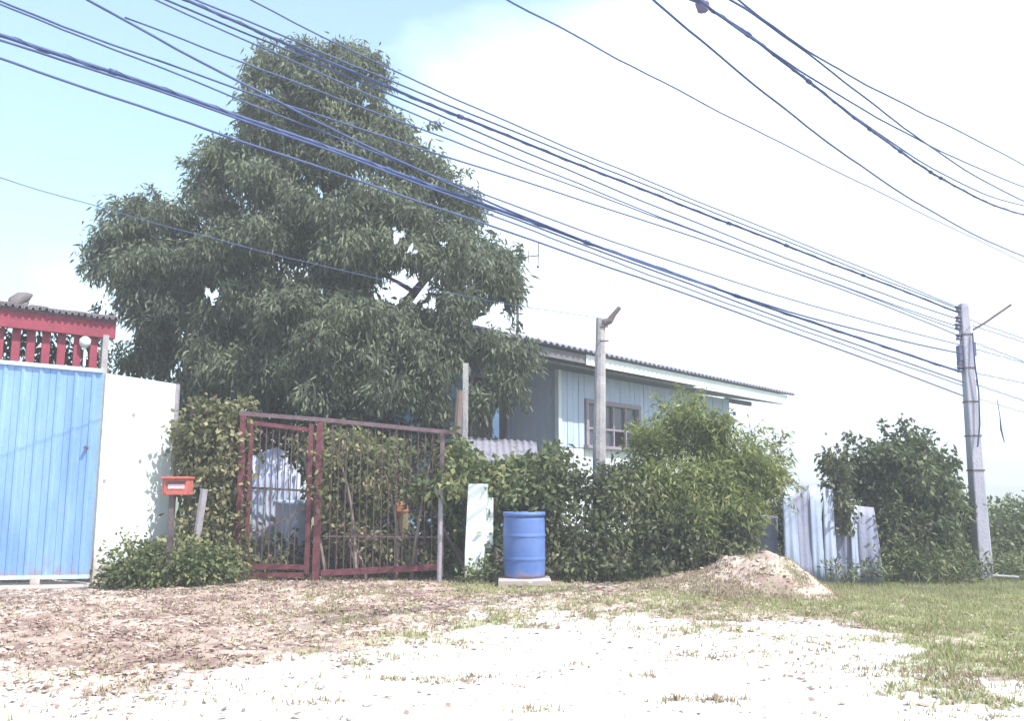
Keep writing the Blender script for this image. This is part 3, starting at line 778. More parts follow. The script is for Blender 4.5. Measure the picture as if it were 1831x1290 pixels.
b = MB(); b.box(cc + Vector((0.015, -0.101, 0.05)), (hw * 0.72, 0, 0), (0, 0.006, 0), (0, 0, 0.012)); b.build('slot', M['dark_metal'], mbx)
b = MB(); b.box(cc + Vector((0.02, -0.102, 0.005)), (hw * 0.66, 0, 0), (0, 0.004, 0), (0, 0, 0.024)); b.build('label_plate', M['label'], mbx)
b = MB(); b.box(cc + Vector((-hw + 0.035, -0.102, -0.005)), (0.012, 0, 0), (0, 0.006, 0), (0, 0, hh * 0.7)); b.build('hinge', M['mailbox'], mbx)

# ------------------------------------------------------------------ red gate
GY = 10.8
rg = thing('red_gate', 'rusty dark red steel gate with thin upright bars, overgrown by creepers', 'gate', (P(620, 1030, GY).x, GY, 0))
def GX(px, py, dy=0.0): return P(px, py, GY + dy)
def vbar(xb, zt, w, name, m=None, dy=0.0, z0=0.0, par=None, d=None):
    b = MB(); b.box((xb, GY + dy, (z0 + zt) / 2), (w / 2, 0, 0), (0, (d or w) / 2, 0), (0, 0, (zt - z0) / 2)); return b.build(name, m or M['red_rust'], par or rg)
xL = GX(436, 890).x; xM1 = GX(556, 890).x; xM2 = GX(571, 890).x; xR = GX(790, 890).x
zL, zM, zR = GX(446, 744).z, GX(573, 756).z, GX(800, 776).z
def ztop(x): return np.interp(x, [xL, xM2, xR], [zL, zM, zR])
vbar(xL - 0.04, zL, 0.07, 'gate_post'); vbar(xL + 0.06, zL - 0.1, 0.04, 'leaf_stile', z0=0.08)
vbar(xM1 - 0.02, zM - 0.02, 0.055, 'leaf_stile', z0=0.08); vbar(xM2 - 0.015, zM, 0.075, 'gate_post', dy=0.01)
vbar(xR, zR, 0.05, 'leaf_stile', M['rust_grey'], z0=0.05)
def rail(xa, za, xb, zb, h, name='rail', m=None, dy=0.0, d=0.045):
    b = MB(); b.beam((xa, GY + dy, za), (xb, GY + dy, zb), d, h); return b.build(name, m or M['red_rust'], rg)
rail(xL - 0.1, zL + 0.03, xM2 + 0.05, zM + 0.03, 0.05, 'top_rail', M['rust_grey'])
rail(xL + 0.09, zL - 0.09, xM1 - 0.05, zM - 0.09, 0.05, 'leaf_rail')
rail(xM2 + 0.05, zM + 0.03, GX(812, 776).x, zR + 0.01, 0.05, 'top_rail', M['rust_grey'])
rail(xL + 0.09, 0.16, xM1 - 0.05, 0.16, 0.055, 'leaf_rail'); rail(xL + 0.09, 0.07, xM1 - 0.05, 0.07, 0.05, 'leaf_rail')
rail(xM2 + 0.05, 0.09, xR - 0.03, 0.16, 0.07, 'leaf_rail')
for i in range(7):
    x = xL + 0.09 + (xM1 - 0.1 - xL - 0.09) * (i + 1) / 8
    vbar(x, ztop(x) - 0.12, 0.010, 'bar', M['bar'], z0=0.19)
for i in range(15):
    x = xM2 + 0.05 + (xR - 0.03 - xM2 - 0.05) * (i + 1) / 16
    vbar(x, ztop(x) + 0.01, 0.010, 'bar', M['bar'], z0=0.14)
rail(xM2 + 0.05, 0.52, xR - 0.03, 0.51, 0.018, 'cross_bar', M['rust_grey'], 0.014, 0.012)
rail(xL + 0.09, 0.52, xM1 - 0.05, 0.86, 0.018, 'cross_bar', M['rust_grey'], 0.014, 0.012)
# rails and pipes
b = MB(); x = P(786, 950, 10.6).x; b.tube([(x, 10.6, 0), (x + 0.01, 10.6, 1.1)], 0.028, 8); o = b.build('pipe_post', M['grey_pipe']); tag(o, 'slim grey pipe standing at the right end of the red gate', 'pipe')
b = MB(); x = P(357, 900, 10.5).x; b.tube([(x - 0.03, 10.55, 0.5), (x, 10.55, 0.8), (x + 0.03, 10.55, 1.08)], 0.045, 8); b.tube([(x - 0.03, 10.55, 0), (x - 0.03, 10.55, 0.52)], 0.045, 8); o = b.build('pipe_post', M['grey_pipe']); tag(o, 'grey pipe among creepers between the mailbox and the red gate', 'pipe')

# white corrugated sheets and blue tub seen through the gate
def corr(name, corners, waves, amp, m, parent=None, rows=3, th=0.006, skew=0.0, seed=0):
    """corrugated sheet between four corners: bottom-left, bottom-right, top-right, top-left"""
    rr = random.Random(seed)
    bl, br, tr, tl = [Vector(c) for c in corners]
    n_ = (br - bl).cross(tl - bl).normalized()
    if n_.y > 0: n_ = -n_
    nx = waves * 6; vs, fs = [], []
    ph = rr.random() * 6
    for k in range(rows + 1):
        t_ = k / rows
        for i in range(nx + 1):
            u = i / nx
            p = (bl + (br - bl) * u) * (1 - t_) + (tl + (tr - tl) * u) * t_
            p = p + n_ * (amp * math.sin(2 * math.pi * waves * u) + skew * math.sin(t_ * 2.5 + u * 3 + ph))
            vs.append(p)
    w = nx + 1
    for k in range(rows):
        for i in range(nx):
            a = k * w + i; fs.append((a, a + 1, a + w + 1, a + w))
    o = MB().add(vs, fs).build(name, m, parent, smooth=True)
    md = o.modifiers.new('thick', 'SOLIDIFY'); md.thickness = th
    return o
sh = thing('sheet_screen', 'pale corrugated sheets leaning behind the left leaf of the red gate', 'metal sheet', (P(490, 940, 12.4).x, 12.4, 0))
for i, (x0, x1, yt0, yt1) in enumerate(((447, 470, 815, 808), (471, 492, 806, 800), (493, 512, 800, 812), (513, 534, 830, 850))):
    corr('sheet', (P(x0 + 2, 985, 12.4 + i * 0.015), P(x1, 985, 12.4 + i * 0.015), P(x1 + 3, yt1, 12.55 + i * 0.015), P(x0 + 3, yt0, 12.55 + i * 0.015)), 2, 0.012, M['zinc_pale'], sh, seed=i)
b = MB(); b.beam(P(450, 873, 12.3), P(545, 878, 12.3), 0.03, 0.03); b.build('batten', M['dark_metal'], sh)
p = P(522, 960, 12.15)
b = MB(); b.lathe((p.x, p.y, 0.02), [(0.0, 0), (0.20, 0), (0.23, 0.3), (0.23, 0.85), (0.25, 0.87), (0.25, 0.92), (0.22, 0.92), (0.2, 0.5), (0, 0.5)], 20); o = b.build('tub', M['wall_blue'], smooth=True); tag(o, 'faded blue tub half hidden behind the red gate and leaves', 'tub')
# orange-topped stake behind the gate
p = P(719, 960, 11.5)
st = thing('stake', 'short ochre stump with a faded orange rag on top, behind the red gate', 'stake', (p.x, 11.5, 0))
b = MB(); b.tube([(p.x, 11.5, 0), (p.x + 0.02, 11.5, 0.5), (p.x, 11.5, P(719, 915, 11.5).z)], [0.05, 0.06, 0.075], 8); b.build('stump', M['ochre'], st)
b = MB(); b.lathe((P(718, 908, 11.5).x, 11.5, P(718, 915, 11.5).z), [(0.075, -0.05), (0.095, 0.0), (0.08, 0.08), (0.03, 0.13), (0, 0.13)], 9); b.build('rag', M['orange'], st)

# ------------------------------------------------------------------ white pillar, barrel, posts
px0 = P(850, 1020, 10.75)
pil = thing('gate_pillar', 'chipped white concrete pillar between the red gate and the blue barrel', 'pillar', (px0.x, 10.75, 0))
b = MB()
vs = []
for z, xo in ((0.0, 0.0), (0.35, 0.0), (P(852, 866, 10.6).z, 0.035)):
    xa = P(831, 950, 10.6).x + xo; xb = P(866, 950, 10.6).x + xo * 0.6
    vs += [(xa, 10.6, z), (xb, 10.6, z), (xb + 0.03, 10.85, z), (xa + 0.03, 10.85, z)]
fs = [(3, 2, 1, 0), (8, 9, 10, 11)]
for k in range(2):
    for i in range(4):
        a, c = k * 4 + i, k * 4 + (i + 1) % 4
        fs.append((a, c, c + 4, a + 4))
b.add(vs, fs); b.build('pillar', M['white_paint'], pil, bevel=0.01)
b = MB(); xa, xb = P(866, 950, 10.75).x, P(882, 950, 10.75).x
b.box(((xa + xb) / 2, 10.78, 0.68), ((xb - xa) / 2, 0, 0), (0, 0.07, 0), (0, 0, 0.30)); b.build('return', M['white_paint'], pil, bevel=0.012)

bx0, bx1 = P(899, 975, 10.45).x, P(976, 975, 10.45).x
br_ = (bx1 - bx0) / 2; bcx = (bx0 + bx1) / 2; bh = P(938, 916, 10.3).z - 0.07
bar = thing('barrel', 'upright bright blue plastic barrel on a white slab in front of the hedge', 'barrel', (bcx, 10.55, 0.06))
R = br_
prof = [(0, 0.05), (R * 0.93, 0.05), (R * 0.96, 0.08)]
for i in range(41):
    t_ = i / 40; z = 0.09 + (bh - 0.13) * t_
    bulge = R * (0.965 + 0.02 * math.sin(math.pi * t_))
    for zc in (0.27, 0.70): bulge += 0.011 * math.exp(-((t_ - zc) / 0.014) ** 2)
    prof.append((bulge, z))
prof += [(R * 0.93, bh), (R * 0.90, bh + 0.005)]
b = MB(); b.lathe((bcx, 10.55, 0.02), prof, 40); b.build('drum_body', M['barrel'], bar, smooth=True)
b = MB(); b.lathe((bcx, 10.55, 0.02), [(R * 0.9, bh), (R * 0.985, bh - 0.01), (R * 1.0, bh + 0.02), (R * 0.985, bh + 0.045), (R * 0.9, bh + 0.035), (R * 0.87, bh - 0.01), (0, bh - 0.02)], 40); b.build('rim', M['barrel'], bar, smooth=True)
for sx in (-0.5, 0.45):
    b = MB(); b.lathe((bcx + sx * R, 10.5, bh - 0.0), [(0, 0), (0.045, 0), (0.045, 0.03), (0, 0.03)], 12); b.build('bung', M['barrel'], bar)
b = MB(); b.box((bcx, 10.52, 0.03), (R + 0.05, 0, 0), (0, R + 0.1, 0), (0, 0, 0.035)); o = b.build('slab', M['white_paint'], bevel=0.01); tag(o, 'thin white concrete slab under the blue barrel', 'slab')

# old broken concrete pole behind the hedge
op = P(1072, 860, 12.2)
old = thing('old_pole', 'short old concrete pole with a bent iron arm, standing in front of the house window', 'pole', (op.x, 12.2, 0))
zt = P(1078, 570, 12.2).z
b = MB(); b.tube([(op.x - 0.01, 12.2, 0), (op.x, 12.2, 1.5), (op.x + 0.05, 12.2, zt)], [0.10, 0.092, 0.068], 10); b.build('shaft', M['old_concrete'], old)
b = MB(); b.tube([P(1079, 578, 12.15), P(1090, 574, 12.15), P(1098, 562, 12.15), P(1108, 550, 12.15)], [0.055, 0.05, 0.035, 0.03], 8); b.build('arm', M['dark_metal'], old)
for z in (zt - 0.35, zt - 0.15):
    b = MB(); b.tube([(op.x + 0.02, 12.05, z), (op.x + 0.14, 12.05, z + 0.01)], 0.012, 6); b.build('step_bolt', M['dark_metal'], old)

# grey post left of the house
pp = P(832, 760, 12.6)
post = thing('concrete_post', 'grey post with dead stems under the right side of the big tree, behind the pillar', 'post', (pp.x, 12.6, 0))
b = MB(); b.box((pp.x, 12.6, P(832, 650, 12.6).z / 2), (0.038, 0, 0), (0, 0.038, 0), (0, 0, P(832, 650, 12.6).z / 2)); b.build('shaft', M['old_concrete'], post)
b = MB(); limb(b, (pp.x - 0.12, 12.45, 0), (pp.x - 0.08, 12.5, P(822, 700, 12.5).z), 0.09, 0.05, 0.02, seed=3); b.build('stem', M['bark'], post)

# lean-to roofs
lt = thing('lean_to', 'low grey corrugated lean-to roof sinking under creepers beside the house', 'lean-to', (P(890, 800, 13).x, 13, 0))
corr('roof_sheet', (P(812, 822, 11.9), P(966, 832, 12.1), P(958, 792, 13.8), P(816, 772, 13.4)), 12, 0.012, M['asbestos'], lt, rows=4, skew=0.03, seed=3)
for x, Y in ((835, 12.5), (955, 12.6)):
    p = P(x, 820, Y); b = MB(); b.beam((p.x, Y, 0), (p.x, Y, p.z - 0.03), 0.08, 0.08); b.build('support', M['bark'], lt)
corr('roof_sheet', (P(884, 862, 11.5), P(948, 872, 11.5), P(944, 850, 12.1), P(888, 842, 12.1)), 5, 0.012, M['asbestos'], lt, rows=3, skew=0.02, seed=5)

# ------------------------------------------------------------------ sheets to the right
def on(px, Y): 
    x = P(px, 950, Y).x
    return Vector((x, Y, GZ(x, Y)))
s1_ = thing('corrugated_sheet', 'tall pale blue-white corrugated sheet with a dark slit, behind the sandy mound', 'metal sheet', on(1440, 12.3), 'corrugated sheets beside the mound')
for i, (xa, xb, ta, tb, Y, m) in enumerate(((1398, 1424, 872, 868, 12.25, 'zinc'), (1422, 1447, 866, 868, 12.28, 'zinc_dull'), (1446, 1468, 868, 872, 12.3, 'zinc'), (1467, 1491, 872, 876, 12.33, 'zinc_pale'))):
    a_, c_ = on(xa + (2 if i == 0 else 3), Y), on(xb + 3, Y)
    corr('sheet', (a_, c_, P(xb - 1, tb, Y + 0.12), P(xa - 1 + (4 if i == 3 else 0), ta, Y + 0.12)), 2, 0.008, M[m], s1_, rows=6, skew=0.02, seed=20 + i)
s2_ = thing('corrugated_sheet', 'duller lower corrugated sheet flaring at its foot, beside the vine-covered post', 'metal sheet', on(1530, 12.5), 'corrugated sheets beside the mound')
for i, (xa, xb, ta, tb, xe, Y, m) in enumerate(((1492, 1519, 905, 903, 0, 12.5, 'zinc_dull'), (1518, 1534, 903, 904, 0, 12.47, 'zinc_pale'), (1533, 1562, 905, 908, 14, 12.5, 'zinc_dull'))):
    a_, c_ = on(xa, Y), on(xb + xe, Y - (0.2 if xe else 0))
    corr('sheet', (a_, c_, P(xb, tb, Y + 0.1), P(xa, ta, Y + 0.1)), 2, 0.008, M[m], s2_, rows=6, skew=0.02, seed=30 + i)
t = thing('water_tank', 'small grey tank or bin end tucked between the big shrub and the pale sheets', 'tank', on(1374, 12.6))
p = on(1374, 12.6); b = MB(); b.lathe((p.x, 12.75, p.z), [(0, 0), (0.16, 0), (0.16, 0.25), (0.17, 0.27), (0.16, 0.29), (0.16, 0.53), (0.17, 0.56), (0.17, 0.8), (0.16, 0.82), (0.0, 0.82)], 18); b.build('body', M['zinc_dull'], t, smooth=False)
b = MB(); b.lathe((p.x, 12.75, p.z + 0.82), [(0, 0), (0.18, 0), (0.18, 0.03), (0, 0.05)], 18); b.build('lid', M['asbestos'], t)

# ------------------------------------------------------------------ mound
def make_mound():
    cx, cy = 2.72, 10.15
    nx, ny = 150, 90
    xs = np.linspace(-1.9, 1.7, nx); ys = np.linspace(-1.5, 1.3, ny)
    X, Y = np.meshgrid(xs, ys)
    r1 = np.sqrt(((X + 0.22) / 1.10) ** 2 + (Y / 1.05) ** 2); r2 = np.sqrt(((X - 0.22) / 0.78) ** 2 + ((Y - 0.1) / 0.9) ** 2)
    h = 0.27 * np.clip(1 - r1, 0, 1) ** 0.8 * (1 - 0.0 * X) + 0.29 * np.clip(1 - r2, 0, 1) ** 1.0
    nz = fbm(X + 20, Y + 20, 2.5, 4, 2) - 0.5
    h = h * (1 + 0.6 * nz) + np.clip(h, 0, 0.1) * 0.6 * (fbm(X + 3, Y + 3, 12, 3, 1) - 0.5)
    WX, WY = X + cx, Y + cy
    Z = gz(WX, WY) + h - 0.05 * (h < 0.012) - 0.01
    k = fbm(X + 8, Y + 1, 3.2, 4, 6)[..., None]
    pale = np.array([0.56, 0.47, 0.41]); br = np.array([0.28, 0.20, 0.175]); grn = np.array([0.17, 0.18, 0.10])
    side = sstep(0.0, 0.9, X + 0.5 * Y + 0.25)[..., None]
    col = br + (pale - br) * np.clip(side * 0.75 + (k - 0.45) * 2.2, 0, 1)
    col = col + (grn - col) * (sstep(0.52, 0.66, fbm(X + 2, Y + 9, 2.2, 4, 3)) * 0.6)[..., None]
    A = np.concatenate([col, np.ones_like(col[..., :1])], -1).reshape(-1, 4)
    idx = np.arange(nx * ny).reshape(ny, nx)
    Fq = np.stack([idx[:-1, :-1], idx[:-1, 1:], idx[1:, 1:], idx[1:, :-1]], -1).reshape(-1, 4)
    o = mesh_np('dirt_mound', np.stack([WX, WY, Z], -1).reshape(-1, 3), Fq, bpy.data.materials['ground'], kind='structure', smooth=True, attr=A)
    return (WX, WY, Z, h)
MWX, MWY, MZ, MH = make_mound()

# ------------------------------------------------------------------ utility pole
UY = 13.5
ux = P(1759, 1030, UY).x
ub = Vector((ux, UY, GZ(ux, UY)))
up_ = thing('utility_pole', 'tall tapered concrete utility pole carrying the cable bundle at the right', 'utility pole', ub)
utz = P(1723, 543, UY).z
b = MB()
def sq(c, w): return [(c[0] - w, c[1] - w, c[2]), (c[0] + w, c[1] - w, c[2]), (c[0] + w, c[1] + w, c[2]), (c[0] - w, c[1] + w, c[2])]
levels = [ub.z - 0.05, (ub.z + utz) / 2, utz - 0.06, utz]
ws = [0.105, 0.085, 0.066, 0.054]
vs = []; fs = []
for z, w in zip(levels, ws): vs += sq((ux, UY, z), w)
for k in range(3):
    for i in range(4): fs.append((k * 4 + i, k * 4 + (i + 1) % 4, (k + 1) * 4 + (i + 1) % 4, (k + 1) * 4 + i))
fs += [(12, 13, 14, 15)]
b.add(vs, fs); b.build('shaft', M['pole'], up_, bevel=0.02)
def spool(px, py, name='insulator', s=1.0):
    p = P(px, py, UY - 0.02)
    b = MB()
    b.lathe(p + Vector((0, 0, -0.045 * s)), [(0, 0), (0.04 * s, 0), (0.045 * s, 0.02 * s), (0.025 * s, 0.045 * s), (0.045 * s, 0.07 * s), (0.04 * s, 0.09 * s), (0, 0.09 * s)], 10)
    b.beam(p, Vector((ux, UY, p.z)), 0.02, 0.02); return b.build(name, M['porcelain'], up_)
for (x, y) in ((1713, 553), (1713, 571), (1712, 584), (1714, 603), (1716, 661), (1739, 648), (1743, 685)): spool(x, y)
p = P(1716, 632, UY); b = MB(); b.box(p, (0.032, 0, 0), (0, 0.05, 0), (0, 0, 0.12)); b.build('junction_box', M['porcelain'], up_, bevel=0.006)
p = P(1716, 650, UY); b = MB(); b.box(p, (0.03, 0, 0), (0, 0.04, 0), (0, 0, 0.04)); b.build('junction_box', M['porcelain'], up_, bevel=0.006)
p = P(1739, 625, UY); b = MB(); b.box(p, (0.035, 0, 0), (0, 0.05, 0), (0, 0, 0.11)); b.build('junction_box', M['porcelain'], up_, bevel=0.006)
b = MB(); b.tube([P(1740, 590, UY), P(1762, 577, UY), P(1808, 545, UY)], 0.018, 8); b.build('lamp_arm', M['dark_metal'], up_)
b = MB(); b.tube([P(1739, 595, UY - 0.1), P(1743, 650, UY - 0.13), P(1750, 700, UY - 0.13), P(1752, 760, UY - 0.14), P(1748, 800, UY - 0.14)], 0.012, 6); b.build('down_cable', M['cable'], up_)
for z in np.linspace(ub.z + 1.6, utz - 0.5, 5):
    b = MB(); w = np.interp(z, levels, ws) + 0.006; b.box((ux, UY, z), (w, 0, 0), (0, w, 0), (0, 0, 0.012)); b.build('strap', M['dark_metal'], up_)
# dead cable end hanging off the wires at the right
b = MB(); b.tube([P(1783, 715, 14.3), P(1788, 745, 14.3), P(1790, 768, 14.3), P(1796, 792, 14.3)], [0.006, 0.007, 0.016, 0.006], 8); o = b.build('hanging_cable', M['cable']); tag(o, 'loose cable end dangling in the sky right of the utility pole', 'cable')

# ------------------------------------------------------------------ cables
def plane_pt(px, py, A, B, dy=0.0):
    """where the sight line meets the upright plane through plan points A and B"""
    d = ray(px, py)
    nx_, ny_ = (B[1] - A[1]), -(B[0] - A[0])
    t_ = (nx_ * A[0] + ny_ * (A[1] + dy)) / (nx_ * d.x + ny_ * d.y)
    return Vector((d.x * t_, d.y * t_, CAMZ + d.z * t_))
PA = (-4.1, 6.3); PB = (ux - 0.05, UY)
QA = (P(1246, 0, 6.0).x, 6.0); QB = (P(1802, 376, 12.5).x, 12.5)
def cable(pts, r, label, A=PA, B=PB, dy=0.0, ext=None, deg=3, group='cables strung to the utility pole'):
    xs = np.array([p[0] for p in pts], float); ys = np.array([p[1] for p in pts], float)
    cf = np.polyfit((xs - 900) / 900, ys, min(deg, len(pts) - 1))
    x0 = ext[0] if ext else xs[0]; x1 = ext[1] if ext else xs[-1]
    X = np.linspace(x0, x1, 44)
    Yv = np.polyval(cf, (X - 900) / 900)
    V = [plane_pt(x, y, A, B, dy) for x, y in zip(X, Yv)]
    r = r * 0.78
    rr_ = random.Random(len(label) * 31 + int(abs(pts[0][0])))
    ph_ = rr_.random() * 6
    V = [v + Vector((0, 0, 0.004 * math.sin(i * 0.9 + ph_) + 0.0022 * rr_.uniform(-1, 1))) for i, v in enumerate(V)]
    b = MB(); b.tube(V, r, 6)
    if r > 0.0115:                                          # thick runs are several strands laid together and tied
        n_ = 170; W_ = []
        for i in range(n_ + 1):
            q = i / n_ * (len(V) - 1); k = min(int(q), len(V) - 2); f = q - k; a_ = i * 0.8 + ph_
            W_.append(V[k].lerp(V[k + 1], f) + Vector((0, math.cos(a_) * r * 1.1, math.sin(a_) * r * 1.1)))
        b.tube(W_, r * 0.45, 5)
        for i in range(6):
            k = rr_.randrange(2, len(V) - 2); d_ = (V[k + 1] - V[k]).normalized()
            b.tube([V[k] - d_ * 0.03, V[k] + d_ * 0.03], r * 1.7, 8)
    o = b.build('cable', M['cable'], smooth=True)
    return tag(o, label, 'cable', group)
cable([(446, 0), (600, 75), (674, 110), (964, 245), (1200, 340), (1499, 460), (1715, 551)], 0.010, 'highest thin cable, crossing above the very top of the big tree', ext=(330, 1715))
cable([(353, 0), (460, 43), (689, 145), (988, 258), (1200, 350), (1339, 407), (1715, 553)], 0.011, 'upper cable running just beneath the highest one over the treetop', dy=0.05, ext=(260, 1715))
cable([(332, 0), (460, 54), (689, 150), (910, 249), (1200, 358), (1339, 412), (1715, 560)], 0.018, 'thick bundled cable brushing the crest of the big tree', dy=0.1, ext=(240, 1715))
cable([(300, 0), (460, 70), (691, 164), (1200, 379), (1387, 456), (1715, 571)], 0.011, 'cable directly below the thick bundle over the treetop', dy=0.15, ext=(200, 1715))
cable([(279, 0), (460, 81), (670, 172), (743, 208), (1200, 393), (1499, 512), (1715, 584)], 0.010, 'slack cable passing behind the crown top, two below the thick bundle', dy=0.1, ext=(180, 1715))
cable([(223, 31), (460, 119), (770, 240), (1018, 329), (1200, 398), (1499, 510), (1715, 592)], 0.010, 'cable that forks off the steep one near the upper left corner', dy=0.05, ext=(223, 1715))
cable([(0, 4), (155, 60), (437, 160), (782, 278), (1200, 414), (1339, 456), (1499, 511), (1715, 603)], 0.011, 'upper of two cables entering at the top left corner', dy=0.0, ext=(-200, 1715))
cable([(0, 10), (155, 65), (434, 180), (815, 332), (1200, 464), (1499, 561), (1719, 617)], 0.010, 'lower of two cables entering at the top left corner', dy=-0.05, ext=(-200, 1719))
cable([(152, 0), (223, 33), (437, 149), (620, 243), (817, 338), (987, 412), (1200, 482), (1419, 562), (1719, 632)], 0.014, 'steep cable descending across the upper crown to join the black bundle', dy=-0.1, ext=(40, 1719))
cable([(0, 60), (186, 127), (434, 212), (817, 346), (987, 408), (1200, 482), (1459, 590), (1719, 661)], 0.021, 'thickest dark cable bundle, crossing the middle of the tree crown', dy=-0.05, ext=(-200, 1719))
cable([(0, 68), (186, 136), (434, 219), (650, 285), (867, 371), (1200, 495), (1459, 597), (1723, 681)], 0.013, 'cable lashed against the underside of the thickest bundle', dy=-0.1, ext=(-200, 1723))
cable([(0, 104), (434, 254), (871, 402), (1200, 511), (1379, 587), (1723, 707)], 0.013, 'lowest main cable, crossing the tree crown under the thick bundle', dy=-0.15, ext=(-200, 1723))
cable([(867, 380), (1000, 432), (1200, 505), (1459, 600), (1723, 690)], 0.010, 'short run of cable emerging right of the crown below the thick bundle', dy=-0.18, ext=(860, 1723))
for i, (pa_, pb_, lab) in enumerate((((1722, 568), (1870, 620), 'topmost cable leaving the utility pole to the right edge'), ((1740, 583), (1870, 625), 'second cable down leaving the utility pole rightwards'),
        ((1740, 612), (1870, 662), 'third cable down leaving the utility pole rightwards'), ((1742, 624), (1870, 660), 'fourth cable down leaving the utility pole, crossing the third'),
        ((1742, 667), (1870, 694), 'fifth cable down leaving the utility pole rightwards'), ((1745, 688), (1870, 730), 'sixth cable down leaving the utility pole rightwards'), ((1745, 712), (1870, 750), 'lowest faint cable leaving the utility pole rightwards'))):
    cable([pa_, pb_], 0.009 if i < 6 else 0.006, lab, dy=0.0, group='cables beyond the utility pole')
G2 = 'cables crossing the upper right sky'
cable([(910, 0), (1510, 313), (1780, 445)], 0.007, 'thin lone cable slanting from top centre to the right edge', QA, QB, ext=(760, 1900), group=G2)
cable([(1169, 0), (1388, 183), (1637, 361), (1802, 447)], 0.012, 'sagging cable left of the thick upper right bundle', QA, QB, 0.1, ext=(1080, 1900), group=G2)
cable([(1246, 0), (1393, 104), (1510, 196), (1802, 376)], 0.016, 'thick upper right cable with a clamp at the top edge', QA, QB, 0.0, ext=(1120, 1900), group=G2)
cable([(1250, 0), (1400, 106), (1637, 247), (1802, 323)], 0.011, 'cable peeling upward off the thick clamped cable', QA, QB, -0.08, ext=(1150, 1900), group=G2)
cable([(1248, 0), (1397, 108), (1535, 213), (1802, 361)], 0.011, 'cable lying along the thick clamped cable before parting at the right', QA, QB, 0.06, ext=(1130, 1900), group=G2)
cable([(1307, 0), (1398, 61), (1652, 254), (1802, 346)], 0.012, 'steeper of the two rightmost cables, crossing under its neighbour', QA, QB, -0.2, ext=(1220, 1900), group=G2)
cable([(1322, 0), (1408, 66), (1637, 196), (1797, 277)], 0.011, 'rightmost and highest cable in the upper right sky', QA, QB, -0.3, ext=(1240, 1900), group=G2)
b = MB(); q = plane_pt(1256, 8, QA, QB); b.lathe(q + Vector((0, 0, -0.06)), [(0, 0), (0.04, 0.01), (0.055, 0.06), (0.04, 0.11), (0, 0.12)], 8); b.box(q + Vector((-0.06, -0.02, 0.05)), (0.05, 0, -0.02), (0, 0.025, 0), (0.01, 0, 0.025)); o = b.build('cable_clamp', M['porcelain']); tag(o, 'dark cable clamp on the thick cable at the top edge', 'clamp')
# thin house service wire to the old pole
LA = (P(7, 319, 8.6).x, 8.6); LB = (P(1078, 566, 12.2).x, 12.2)
cable([(7, 319), (201, 380), (400, 432), (640, 486), (925, 552), (1078, 567)], 0.006, 'thin service wire passing in front of the tree to the old bent pole', LA, LB, ext=(-200, 1078), group=None)

# ------------------------------------------------------------------ the big tree
TY = 14.6
tree = thing('tree', 'huge dark green mango-like tree towering behind the red gate', 'tree', (P(600, 900, TY).x, TY + 0.2, 0))
b = MB()
tb = Vector((P(600, 900, TY).x, TY + 0.2, 0)); tf = P(610, 640, TY + 0.1)
limb(b, tb, tf, 0.34, 0.24, 0.04, seed=1, sides=12); b.build('trunk', M['bark'], tree)
for i, (x, y, Y, r0) in enumerate(((560, 180, 14.8, 0.18), (300, 430, 14.3, 0.15), (820, 430, 14.5, 0.15), (640, 330, 14.2, 0.13), (450, 400, 15.2, 0.12), (720, 560, 13.9, 0.1), (270, 560, 14.2, 0.1), (870, 560, 14.7, 0.1), (540, 560, 13.6, 0.1))):
    b = MB(); pts = limb(b, tf - Vector((0, 0, 0.3 * (i % 3))), P(x, y, Y), r0, 0.03, 0.12, 8, seed=10 + i)
    for k in (3, 5, 6):
        q = pts[k] + Vector((random.uniform(-1, 1), random.uniform(-0.8, 0.8), random.uniform(0.1, 0.9)))
        limb(b, pts[k], q, r0 * 0.35, 0.012, 0.15, 5, seed=50 + 7 * i + k, sides=6)
    b.build('limb', M['bark'], tree)
